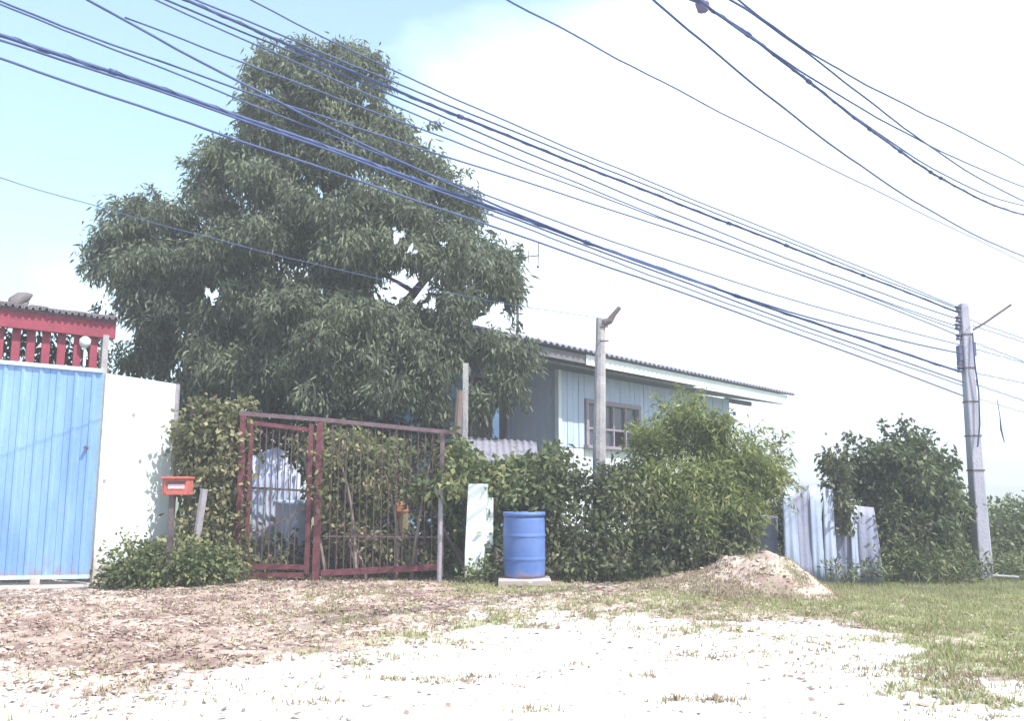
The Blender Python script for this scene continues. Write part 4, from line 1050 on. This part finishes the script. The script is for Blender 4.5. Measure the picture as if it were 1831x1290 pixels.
blobs = [(495, 118, 40, 34, 14.6, .7), (655, 118, 36, 32, 14.7, .7), (560, 108, 60, 32, 14.6, .8), (610, 110, 50, 30, 14.6, .8), (470, 150, 36, 44, 14.6, .6), (455, 215, 26, 44, 14.6, .5), (400, 275, 34, 30, 14.5, .6), (690, 225, 40, 30, 14.5, .7), (520, 135, 62, 48, 14.6, .9), (600, 128, 58, 44, 14.7, .9), (650, 140, 40, 42, 14.8, .7), (490, 195, 58, 60, 14.5, .9), (590, 200, 90, 60, 14.4, 1.1), (650, 215, 60, 50, 14.5, .9),
         (700, 262, 62, 55, 14.5, 1.1), (560, 270, 110, 60, 14.3, 1.3), (470, 255, 45, 40, 14.5, .8), (745, 320, 60, 60, 14.5, 1.0), (800, 330, 26, 24, 14.5, .4), (405, 300, 55, 48, 14.5, 1.0), (480, 330, 75, 55, 14.3, 1.2), (375, 355, 55, 45, 14.6, 1.0),
         (620, 370, 100, 60, 14.2, 1.4), (720, 380, 70, 50, 14.4, 1.2), (820, 390, 55, 50, 14.6, 1.0), (300, 385, 58, 42, 14.5, 1.0), (225, 415, 55, 45, 14.5, .9), (190, 462, 42, 42, 14.5, .7), (260, 470, 80, 60, 14.3, 1.1), (380, 430, 80, 62, 14.1, 1.3), (500, 430, 90, 62, 13.9, 1.4),
         (610, 470, 90, 62, 13.8, 1.4), (710, 460, 80, 50, 14.1, 1.3), (800, 460, 75, 58, 14.3, 1.2), (875, 470, 48, 55, 14.6, .9), (905, 500, 28, 35, 14.7, .6),
         (230, 525, 55, 50, 14.3, .9), (310, 540, 70, 55, 14.1, 1.0), (265, 590, 42, 40, 14.2, .7), (245, 635, 32, 34, 14.2, .5), (290, 640, 34, 34, 14.3, .5), (420, 560, 70, 65, 13.8, 1.2), (510, 570, 80, 60, 13.6, 1.3), (610, 590, 90, 60, 13.5, 1.4), (700, 585, 75, 55, 13.6, 1.2),
         (790, 560, 70, 55, 14.0, 1.1), (865, 535, 60, 36, 14.4, .8), (905, 545, 28, 30, 14.6, .5), (370, 640, 60, 60, 13.8, 1.0), (460, 660, 75, 60, 13.5, 1.2), (560, 670, 80, 60, 13.3, 1.2), (660, 665, 80, 60, 13.4, 1.2), (750, 640, 70, 60, 13.6, 1.1),
         (820, 620, 45, 50, 13.8, .8), (880, 610, 48, 34, 14.0, .7), (920, 645, 46, 36, 13.8, .6), (900, 690, 42, 30, 13.7, .5), (450, 505, 70, 45, 14.2, 1), (545, 515, 70, 45, 14.1, 1), (640, 535, 60, 42, 14.0, 1), (335, 500, 55, 42, 14.3, .8), (560, 600, 60, 40, 14.4, .9), (300, 590, 50, 50, 14.6, .6), (345, 640, 40, 60, 14.6, .6), (430, 640, 60, 60, 14.8, .6), (780, 700, 40, 50, 13.6, .7), (860, 720, 26, 40, 13.5, .4), (350, 700, 40, 34, 13.6, .6), (830, 600, 40, 40, 14.0, .7)]
gaps = [(575, 341, 13), (541, 316, 9), (712, 420, 14), (735, 447, 11), (795, 436, 9), (715, 498, 15), (750, 520, 17), (772, 545, 12), (380, 528, 15), (575, 520, 7), (885, 565, 24), (860, 575, 14), (850, 590, 10), (912, 572, 14), (640, 490, 5), (480, 165, 9), (640, 150, 8), (655, 185, 8), (325, 600, 7), (320, 655, 9), (310, 672, 8), (395, 478, 6), (930, 600, 8), (230, 600, 9), (570, 545, 6)]
foliage('crown', blobs, L_tree, tree, 0.118, 0.032, 31, n_leaf=16, rc=0.08, droop=0.85, gaps=gaps, seed=5, inner=0.2, jitter=0.25, split=7)
# scattered outer sprays that roughen the outline
def sprays(name, pts, matr, parent, ll, lw, seed, n_leaf=16, droop=0.6):
    r = np.random.default_rng(seed)
    C, O = [], []
    for (x, y, Y, ax, ay, L) in pts:
        p = P(x, y, Y); d = Vector((ax, 0.1, -ay)).normalized()
        for k in range(7):
            t_ = k / 6
            C.append(p + d * L * t_ + Vector((0, 0, -0.25 * L * t_ * t_))); O.append(d)
    V, Fq = leaves_np(np.array(C), np.array(O), n_leaf // 2, 0.035, ll, lw, droop, r)
    return mesh_np(name, V, Fq, matr, parent, kind='stuff')
sp = [(805, 312, 14.4, 1, -.4, .35), (395, 262, 14.5, .2, -1, .3), (290, 352, 14.5, -.8, -.8, .35), (165, 470, 14.5, -1, .1, .2), (215, 380, 14.5, -.5, -1, .25), (235, 372, 14.4, .1, -1, .2),
      (915, 470, 14.6, .7, -.9, .25), (925, 455, 14.6, .2, -1, .2), (470, 95, 14.6, -.5, -1, .2), (540, 88, 14.6, -.1, -1, .2), (620, 95, 14.6, .3, -1, .2), (225, 640, 14.2, -.4, 1, .4), (250, 655, 14.2, 0, 1, .3), (285, 660, 14.2, .2, 1, .3), (180, 545, 14.3, -.8, .6, .3),
      (200, 570, 14.3, -.3, 1, .35), (940, 640, 13.8, .8, .5, .3), (930, 690, 13.7, .4, 1, .3), (870, 740, 13.5, .3, 1, .4), (850, 750, 13.5, -.1, 1, .35), (900, 530, 14.5, .5, 1, .4), (925, 570, 14.5, 0.1, 1, .6), (760, 225, 14.5, .7, -.3, .25), (345, 300, 14.5, -.7, -.7, .3)]
sprays('outer_twigs', sp, L_tree, tree, 0.12, 0.034, 9)
# crown's dark heart is real branches and leaves; more leaves deep inside
inner_blobs = [(x, y, rx * .8, ry * .8, Y + 0.9, rd * .6) for (x, y, rx, ry, Y, rd) in blobs if ry > 50]
foliage('inner_leaves', inner_blobs, L_tree, tree, 0.22, 0.07, 11, n_leaf=9, rc=0.14, droop=0.6, gaps=gaps, seed=6, inner=0.6)

# ------------------------------------------------------------------ bushes, creepers, hedge
def plant(name, label, cat, px, Y, blobs, matr, ll, lw, dens, seed, stems=3, part='foliage', group=None, **kw):
    x = P(px, 950, Y).x
    t = thing(name, label, cat, (x, Y, GZ(x, Y)), group)
    foliage(part, blobs, matr, t, ll, lw, dens, seed=seed, **kw)
    r = random.Random(seed)
    for i in range(stems):
        bl = blobs[r.randrange(len(blobs))]
        b = MB(); q = P(bl[0], bl[1], bl[4])
        base = Vector((x + r.uniform(-0.15, 0.15) + (q.x - x) * 0.5, Y + r.uniform(-0.1, 0.1), GZ(x, Y) - 0.03))
        limb(b, base, q, 0.028, 0.01, 0.1, 6, seed=seed * 7 + i, sides=6)
        b.build('stem', M['bark'], t)
    return t
# creeper fence at left of gate
plant('creeper', 'yellowing creeper climbing a post fence between the white wall and the red gate', 'creeper', 380, 10.75,
      [(350, 775, 34, 50, 10.95, .22), (400, 770, 38, 50, 10.95, .22), (345, 860, 30, 60, 10.95, .2), (395, 860, 44, 60, 10.9, .22), (360, 735, 20, 18, 10.95, .15), (425, 740, 22, 28, 10.95, .15), (400, 950, 34, 60, 10.8, .22), (345, 985, 34, 60, 10.7, .25), (420, 1000, 20, 40, 10.65, .15)],
      L_dry, 0.08, 0.052, 70, 21, stems=5, n_leaf=12, rc=0.07, droop=0.5, inner=0.4)
for i, x in enumerate((336, 372, 414)):
    b = MB(); p = P(x, 900, 11.1); b.beam((p.x, 11.15, 0), (p.x, 11.15, P(x, 735, 11.15).z), 0.06, 0.06); o = b.build('fence_post', M['bark'])
    tag(o, ('leftmost dark fence post buried in yellowing creeper by the white wall', 'middle dark fence post buried in yellowing creeper', 'dark fence post buried in creeper, nearest the red gate')[i], 'post', 'fence posts under the creeper')
plant('weeds', 'leafy weeds growing at the foot of the white wall and mailbox', 'weeds', 255, 10.1,
      [(240, 1005, 40, 42, 10.1, .25), (280, 1015, 34, 36, 10.05, .25), (225, 1030, 30, 22, 10.0, .2), (330, 1010, 40, 38, 10.2, .25), (380, 1020, 40, 34, 10.3, .25), (205, 1038, 20, 14, 10.0, .15)],
      L_vine, 0.062, 0.036, 90, 22, stems=4, n_leaf=13, rc=0.06, droop=0.1)
# yard behind the red gate
plant('bush', 'mid green bush pushing against the wide right leaf of the red gate', 'bush', 640, 11.7,
      [(610, 800, 40, 40, 11.9, .35), (650, 830, 50, 50, 11.7, .4), (600, 860, 30, 50, 11.7, .3), (680, 870, 40, 40, 11.8, .35), (700, 815, 30, 25, 11.9, .3), (630, 900, 40, 40, 11.6, .3)],
      L_vine, 0.10, 0.055, 48, 23, stems=5, n_leaf=10, rc=0.08, droop=0.4)
plant('creeper', 'thin creeper tangled through the bars of the wide right leaf of the red gate', 'creeper', 690, 10.9,
      [(600, 800, 18, 30, 10.9, .1), (640, 790, 30, 16, 10.9, .1), (690, 850, 40, 30, 10.95, .12), (745, 880, 30, 22, 10.9, .12), (770, 820, 24, 30, 10.9, .1), (700, 980, 60, 34, 11.0, .12), (620, 960, 34, 44, 11.05, .12), (760, 985, 22, 30, 10.95, .1), (500, 1010, 40, 16, 10.95, .1), (540, 800, 16, 26, 11.0, .1), (450, 800, 12, 40, 10.85, .08), (575, 850, 12, 60, 10.75, .06)],
      L_dry, 0.075, 0.042, 60, 41, stems=7, n_leaf=7, rc=0.06, droop=0.4)
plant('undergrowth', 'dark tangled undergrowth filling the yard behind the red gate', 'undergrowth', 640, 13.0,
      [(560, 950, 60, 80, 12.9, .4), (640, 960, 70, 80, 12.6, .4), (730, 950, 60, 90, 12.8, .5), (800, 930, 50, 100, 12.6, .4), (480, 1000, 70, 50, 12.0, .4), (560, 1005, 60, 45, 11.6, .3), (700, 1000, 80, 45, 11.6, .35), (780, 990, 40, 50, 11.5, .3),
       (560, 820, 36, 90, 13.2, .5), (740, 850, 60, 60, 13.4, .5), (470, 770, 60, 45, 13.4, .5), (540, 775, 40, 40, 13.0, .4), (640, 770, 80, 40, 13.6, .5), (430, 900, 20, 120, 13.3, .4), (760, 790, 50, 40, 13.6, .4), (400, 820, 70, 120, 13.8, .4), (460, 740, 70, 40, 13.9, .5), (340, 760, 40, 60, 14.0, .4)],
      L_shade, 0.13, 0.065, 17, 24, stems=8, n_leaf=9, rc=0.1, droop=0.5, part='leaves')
plant('banana_shoot', 'pale weedy shoots at the foot of the white pillar', 'weeds', 865, 10.5,
      [(862, 1025, 26, 20, 10.5, .15), (885, 985, 14, 36, 10.75, .12), (845, 1032, 16, 10, 10.45, .1)], L_vine, 0.07, 0.035, 90, 25, stems=2, n_leaf=8, rc=0.05, droop=-0.2).name = 'pillar_weeds'
plant('creeper', 'leafy creeper draped over the white pillar and lean-to roof', 'creeper', 880, 11.2,
      [(825, 845, 30, 40, 11.0, .3), (800, 868, 28, 26, 10.8, .25), (865, 850, 34, 24, 11.2, .35), (915, 838, 36, 12, 11.5, .25), (960, 838, 36, 24, 11.5, .3), (990, 825, 22, 24, 11.8, .3), (890, 885, 40, 28, 11.0, .3), (930, 890, 44, 26, 11.0, .3), (965, 870, 36, 34, 11.2, .35), (815, 810, 20, 26, 11.4, .2), (882, 930, 16, 34, 10.95, .15), (800, 960, 22, 60, 11.3, .2), (765, 880, 30, 16, 10.9, .15)],
      L_vine, 0.095, 0.06, 58, 26, stems=5, n_leaf=10, rc=0.07, droop=0.6)
plant('hedge', 'dense tangled hedge of creepers running from the blue barrel to the big shrub', 'hedge', 1050, 11.3,
      [(1000, 900, 44, 60, 11.2, .4), (1060, 890, 60, 50, 11.3, .4), (1120, 900, 60, 60, 11.3, .45), (1000, 980, 46, 60, 11.1, .4), (1070, 975, 60, 60, 11.1, .4), (1140, 970, 60, 60, 11.2, .4), (1200, 960, 60, 60, 11.3, .45), (1030, 855, 30, 18, 11.4, .3), (1100, 855, 30, 24, 11.5, .3), (1260, 975, 60, 55, 11.3, .4), (1320, 960, 44, 50, 11.5, .4), (1020, 1020, 40, 20, 10.8, .2), (1090, 1022, 50, 18, 10.8, .2), (1160, 1018, 50, 20, 10.9, .2), (985, 940, 20, 60, 11.0, .25)],
      L_hedge, 0.08, 0.042, 50, 27, stems=7, n_leaf=11, rc=0.08, droop=0.4, split=6)
plant('shrub', 'large light green feathery shrub in front of the right half of the house', 'shrub', 1250, 11.9,
      [(1220, 745, 34, 40, 11.9, .35), (1250, 775, 46, 46, 11.9, .45), (1200, 790, 44, 44, 11.8, .45), (1160, 810, 34, 46, 11.8, .4), (1170, 870, 50, 50, 11.6, .5), (1240, 850, 60, 60, 11.6, .6), (1310, 830, 56, 50, 11.8, .55), (1350, 850, 42, 50, 11.9, .5), (1300, 900, 60, 55, 11.6, .55), (1328, 915, 36, 42, 11.8, .45), (1230, 925, 60, 50, 11.5, .5), (1140, 880, 26, 40, 11.7, .3), (1372, 865, 24, 38, 12.0, .3), (1280, 790, 30, 30, 12.0, .3)],
      L_feather, 0.095, 0.024, 60, 28, stems=9, n_leaf=16, rc=0.085, droop=0.35, jitter=0.25, split=6)
sh_ = bpy.data.objects.get('shrub')
tw = [(1350, 800, 12, 1, -.5, .45), (1370, 820, 12, 1, -.3, .35), (1385, 850, 12, 1, .1, .3), (1330, 790, 12, .7, -.7, .35), (1215, 715, 11.9, 0, -1, .25), (1245, 725, 11.9, .4, -1, .25), (1190, 730, 11.9, -.6, -.8, .25), (1360, 770, 12, 1, -.1, .4), (1380, 870, 12, .8, .6, .35), (1150, 770, 11.8, -.7, -.6, .25), (1125, 850, 11.7, -.8, -.3, .2), (1290, 765, 12, .4, -.9, .25), (1375, 795, 12, 1, .5, .3), (1390, 845, 12.1, .9, .5, .35)]
sprays('outer_twigs', tw, L_feather, sh_, 0.09, 0.026, 12, n_leaf=14, droop=0.3)
for i, (x, y, x2, y2) in enumerate(((1330, 850, 1400, 775), (1340, 860, 1410, 800), (1350, 900, 1412, 860))):
    b = MB(); limb(b, P(x, y, 12), P(x2, y2, 12.05), 0.015, 0.004, 0.15, 6, seed=70 + i, sides=5); b.build('stem', M['bark'], sh_)
# right side
vp = on(1495, 12.7)
t = plant('vine_post', 'post smothered in vines between the two corrugated sheets', 'post', 1495, 12.7,
      [(1494, 835, 17, 32, 12.6, .2), (1500, 880, 18, 34, 12.55, .2), (1508, 925, 12, 26, 12.5, .15), (1485, 822, 10, 16, 12.6, .12)], L_hedge, 0.085, 0.05, 80, 29, stems=1, n_leaf=9, rc=0.06, droop=0.6)
b = MB(); b.beam(vp, (vp.x, vp.y, P(1495, 815, 12.7).z), 0.09, 0.09); b.build('shaft', M['old_concrete'], t)
plant('tree', 'rounded dark bushy tree between the corrugated sheets and the utility pole', 'tree', 1610, 13.6,
      [(1568, 832, 44, 44, 13.6, .6), (1608, 812, 50, 44, 13.6, .7), (1650, 838, 42, 42, 13.6, .6), (1560, 880, 46, 60, 13.5, .6), (1620, 890, 66, 70, 13.4, .8), (1670, 900, 40, 60, 13.5, .6), (1600, 960, 60, 50, 13.3, .6), (1652, 970, 44, 50, 13.3, .6), (1678, 940, 24, 50, 13.5, .4)],
      L_round, 0.11, 0.05, 46, 30, stems=4, n_leaf=11, rc=0.09, droop=0.4, part='crown', jitter=0.25, split=6)
sprays('outer_twigs', [(1530, 790, 13.6, -.6, -.8, .2), (1580, 775, 13.6, 0, -1, .2), (1610, 772, 13.6, .2, -1, .2), (1650, 790, 13.6, .5, -.8, .22), (1690, 830, 13.6, 1, -.2, .2), (1695, 870, 13.6, 1, 0, .2), (1515, 830, 13.6, -1, -.1, .15)], L_round, bpy.data.objects['tree.001'], 0.09, 0.045, 31, 12, 0.3)
plant('bush', 'low pale-topped bush leaning over the duller corrugated sheet', 'bush', 1600, 12.9,
      [(1595, 925, 38, 24, 12.8, .3), (1620, 955, 38, 36, 12.8, .35), (1585, 980, 28, 34, 12.7, .3)], L_hedge, 0.09, 0.04, 60, 32, stems=3, n_leaf=10, rc=0.07, droop=0.4)
plant('bush', 'dark-leaved bush added to darken the gap behind the pale corrugated sheets', 'bush', 1400, 14.0,
      [(1378, 940, 26, 40, 14.0, .3), (1410, 930, 30, 34, 14.2, .3), (1378, 905, 18, 22, 14.0, .2), (1395, 980, 34, 30, 13.9, .3)], L_shade, 0.10, 0.05, 50, 43, stems=2, n_leaf=9, rc=0.07)  # added bush, its dark leaves make the gap read dark
plant('bush', 'yellowish bush between the rounded tree and the utility pole', 'bush', 1715, 14.2,
      [(1708, 935, 24, 36, 13.9, .3), (1722, 970, 28, 44, 13.8, .3), (1704, 990, 28, 34, 13.6, .3)], L_far, 0.09, 0.045, 46, 33, stems=3, n_leaf=9, rc=0.08, droop=0.2)
plant('thicket', 'bright green thicket stretching away behind the utility pole', 'thicket', 1800, 16.5,
      [(1760, 935, 40, 34, 16.5, .6), (1810, 930, 50, 34, 16.5, .7), (1870, 925, 60, 40, 16.5, .8), (1770, 975, 50, 40, 16.0, .6), (1830, 975, 60, 45, 15.8, .7), (1900, 970, 60, 50, 16.0, .7), (1790, 1005, 50, 24, 15.2, .4), (1850, 1005, 50, 24, 15.2, .4)],
      L_far, 0.11, 0.05, 28, 34, stems=5, n_leaf=9, rc=0.1, droop=0.1)
plant('weeds', 'low straggling weeds along the far edge of the grass by the utility pole', 'weeds', 1680, 12.9,
      [(1500, 1024, 30, 8, 12.1, .12), (1555, 1020, 30, 12, 12.2, .15), (1600, 1006, 40, 22, 12.5, .25), (1650, 1010, 44, 22, 12.5, .25), (1700, 1014, 40, 20, 12.7, .25), (1735, 1016, 26, 18, 12.9, .2), (1790, 1018, 40, 14, 13.4, .25), (1850, 1018, 50, 14, 13.4, .25)],
      L_vine, 0.11, 0.025, 60, 35, stems=2, n_leaf=9, rc=0.07, droop=-0.1)
# white rod lying by the foot of the pole
b = MB(); b.tube([P(1775, 1030, 12.9), P(1822, 1033, 12.7)], 0.02, 6); o = b.build('pipe', M['concrete']); tag(o, 'pale pipe lying in the grass right of the utility pole', 'pipe')
# trees closing the view behind the yard on the left and behind the frame edge
plant('tree', 'low dark tree seen between the white wall and the big tree', 'tree', 345, 15.6,
      [(360, 720, 60, 60, 15.8, .6), (420, 760, 70, 80, 15.8, .7), (330, 780, 50, 80, 15.8, .6), (500, 790, 70, 70, 15.8, .6), (600, 800, 80, 60, 15.9, .6), (700, 790, 70, 60, 15.9, .6)],
      L_tree, 0.16, 0.06, 17, 36, stems=2, n_leaf=9, rc=0.12, part='crown')
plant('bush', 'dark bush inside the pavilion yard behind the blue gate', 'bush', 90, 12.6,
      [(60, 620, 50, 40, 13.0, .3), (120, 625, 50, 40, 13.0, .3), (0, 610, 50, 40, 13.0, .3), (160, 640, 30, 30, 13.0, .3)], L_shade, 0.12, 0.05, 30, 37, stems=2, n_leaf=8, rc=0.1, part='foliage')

# ------------------------------------------------------------------ grass, litter, pebbles
def scatter(n, x0, x1, y0, y1, seed):
    r = np.random.default_rng(seed)
    return r.uniform(x0, x1, n), r.uniform(y0, y1, n), r
def blades(name, x, y, z, r, hmin, hmax, w, matr, nb=3, lean=0.7):
    n = len(x); x = np.repeat(x, nb); y = np.repeat(y, nb); z = np.repeat(z, nb); N = len(x)
    x = x + r.normal(size=N) * 0.012; y = y + r.normal(size=N) * 0.012
    a = r.random(N) * 6.283; h = hmin + (hmax - hmin) * r.random(N) ** 1.5; l_ = lean * h * (0.3 + r.random(N))
    b0 = np.stack([x - np.sin(a) * w / 2, y + np.cos(a) * w / 2, z - 0.004], -1); b1 = np.stack([x + np.sin(a) * w / 2, y - np.cos(a) * w / 2, z - 0.004], -1)
    tp = np.stack([x + np.cos(a) * l_, y + np.sin(a) * l_, z + h], -1)
    V = np.stack([b0, b1, tp], 1).reshape(-1, 3)
    return mesh_np(name, V, np.arange(3 * N).reshape(-1, 3), matr, kind='stuff')
def mound_h(x, y):
    ix = np.clip(((x - MWX[0, 0]) / (MWX[0, -1] - MWX[0, 0]) * (MWX.shape[1] - 1)).round().astype(int), 0, MWX.shape[1] - 1)
    iy = np.clip(((y - MWY[0, 0]) / (MWY[-1, 0] - MWY[0, 0]) * (MWX.shape[0] - 1)).round().astype(int), 0, MWX.shape[0] - 1)
    ins = (x > MWX[0, 0]) & (x < MWX[0, -1]) & (y > MWY[0, 0]) & (y < MWY[-1, 0])
    return np.where(ins, np.maximum(gz(x, y), MZ[iy, ix]), gz(x, y))
x, y, r = scatter(260000, -9, 12, 3.6, 13.5, 1)
c, g = cover(x, y)
k = (r.random(len(x)) < c * g * 0.62 * sstep(0.35, 0.8, c)) & (mound_h(x, y) - gz(x, y) < 0.06)
blades('grass', x[k], y[k], gz(x[k], y[k]), r, 0.015, 0.065, 0.010, L_grass, 3)
x, y, r = scatter(150000, -9, 12, 3.6, 11.6, 2)
c, g = cover(x, y)
k = r.random(len(x)) < c * sstep(0.2, 0.7, c) * (1 - 0.5 * g) * (0.22 + 0.23 * sstep(-3, 0, x)) * np.clip(fbm(x, y, 2, 3, 6) * 3 - 0.8, 0.05, 1)
zz = mound_h(x, y)
blades('dry_grass', x[k], y[k], zz[k], r, 0.01, 0.05, 0.010, L_straw, 3, 1.2)
# litter: small curled flakes lying flat
x, y, r = scatter(90000, -9, 11, 3.6, 11.2, 3)
c, g = cover(x, y)
dn = fbm(x, y, 1.5, 4, 2)
k = r.random(len(x)) < np.maximum(c * (1 - 0.75 * g) * 0.95, 0.012 + 0.35 * sstep(0.45, 0.65, dn) * sstep(-0.8, -1.8, x))
x, y = x[k], y[k]; z = mound_h(x, y); N = len(x)
a = r.random(N) * 6.283; s = 0.012 + 0.028 * r.random(N) ** 2
dx, dy = np.cos(a) * s, np.sin(a) * s
t1, t2 = (r.random(N) - 0.3) * 0.02, (r.random(N) - 0.3) * 0.02
V = np.stack([np.stack([x - dx, y - dy, z + 0.004], -1), np.stack([x + dy * .5, y - dx * .5, z + 0.006 + np.abs(t1)], -1), np.stack([x + dx, y + dy, z + 0.006 + np.abs(t2)], -1), np.stack([x - dy * .5, y + dx * .5, z + 0.004], -1)], 1).reshape(-1, 3)
mesh_np('leaf_litter', V, np.arange(4 * N).reshape(-1, 4), L_litter, kind='stuff')
# tufts and clods out on the sand
rr = random.Random(5)
TX, TY_, TZ = [], [], []
for (px, py, n, sp_) in [(1262, 1180, 60, .16), (795, 1218, 40, .10), (1215, 1250, 30, .08), (1300, 1250, 20, .08), (1080, 1078, 30, .2), (570, 1258, 20, .1), (705, 1215, 25, .08), (690, 1178, 50, .2), (830, 1155, 40, .2), (860, 1210, 14, .1), (1290, 1252, 20, .07), (1023, 1192, 8, .05), (960, 1268, 12, .1), (1150, 1210, 10, .06), (1665, 1172, 90, .10), (1700, 1200, 70, .3), (1620, 1200, 70, .3), (1760, 1215, 90, .3), (1800, 1240, 90, .3), (1690, 1235, 60, .25), (1560, 1202, 40, .2), (1780, 1270, 80, .3), (350, 1240, 40, .4), (200, 1250, 40, .4), (120, 1275, 30, .3), (470, 1225, 20, .3), (1000, 1120, 60, .4), (1180, 1132, 80, .4), (1440, 1170, 60, .4), (1370, 1150, 60, .4)]:
    d = ray(px, py); t_ = -CAMZ / d.z
    for _ in range(n):
        TX.append(d.x * t_ + rr.gauss(0, sp_)); TY_.append(d.y * t_ + rr.gauss(0, sp_ * 0.5))
TX, TY_ = np.array(TX), np.array(TY_)
blades('grass_tufts', TX, TY_, gz(TX, TY_), np.random.default_rng(8), 0.01, 0.05, 0.012, L_straw, 4, 1.0)
x, y, r = scatter(7000, -6, 7, 3.3, 9.5, 6)
N = len(x); z = gz(x, y); s = 0.004 + 0.014 * r.random(N) ** 4
oct_ = np.array([(1, 0, 0), (0, 1, 0), (-1, 0, 0), (0, -1, 0), (0, 0, .7), (0, 0, -.5)], float)
V = (np.stack([x, y, z + 0.003], -1)[:, None, :] + oct_[None] * s[:, None, None] * (0.7 + 0.6 * r.random((N, 6, 1)))).reshape(-1, 3)
tri = np.array([(0, 1, 4), (1, 2, 4), (2, 3, 4), (3, 0, 4), (1, 0, 5), (2, 1, 5), (3, 2, 5), (0, 3, 5)])
mesh_np('gravel', V, (tri[None] + 6 * np.arange(N)[:, None, None]).reshape(-1, 3), leaf_mat('pebbles', [(0.25, 0.22, 0.2), (0.5, 0.47, 0.44), (0.7, 0.68, 0.66)], 0.0, 0.9), kind='stuff')
# grass on the mound
mk = (MH > 0.012); mx1, my1, mz1 = MWX[mk], MWY[mk], MZ[mk]
r = np.random.default_rng(4); kk = (r.random(len(mx1)) < 0.6 * sstep(0.44, 0.58, fbm(mx1, my1, 3.0, 3, 5)) + 0.06 + 0.6 * (MH[mk] < 0.07))
blades('mound_grass', mx1[kk], my1[kk], mz1[kk], r, 0.012, 0.06, 0.010, L_straw, 4)

# ------------------------------------------------------------------ thin haze volume added to lift the dark tones
hm = bpy.data.materials.new('haze'); hm.use_nodes = True
hn_, hl_ = hm.node_tree.nodes, hm.node_tree.links
hn_.remove(hn_['Principled BSDF'])
pv = hn_.new('ShaderNodeVolumePrincipled')
pv.inputs['Color'].default_value = (0.93, 0.94, 1.0, 1)
pv.inputs['Density'].default_value = HAZE
pv.inputs['Anisotropy'].default_value = 0.0
hl_.new(pv.outputs[0], hn_['Material Output'].inputs['Volume'])
b = MB(); b.box((0, 180, 6.0), (455, 0, 0), (0, 310, 0), (0, 0, 10.0)); b.build('haze', hm, kind='stuff')
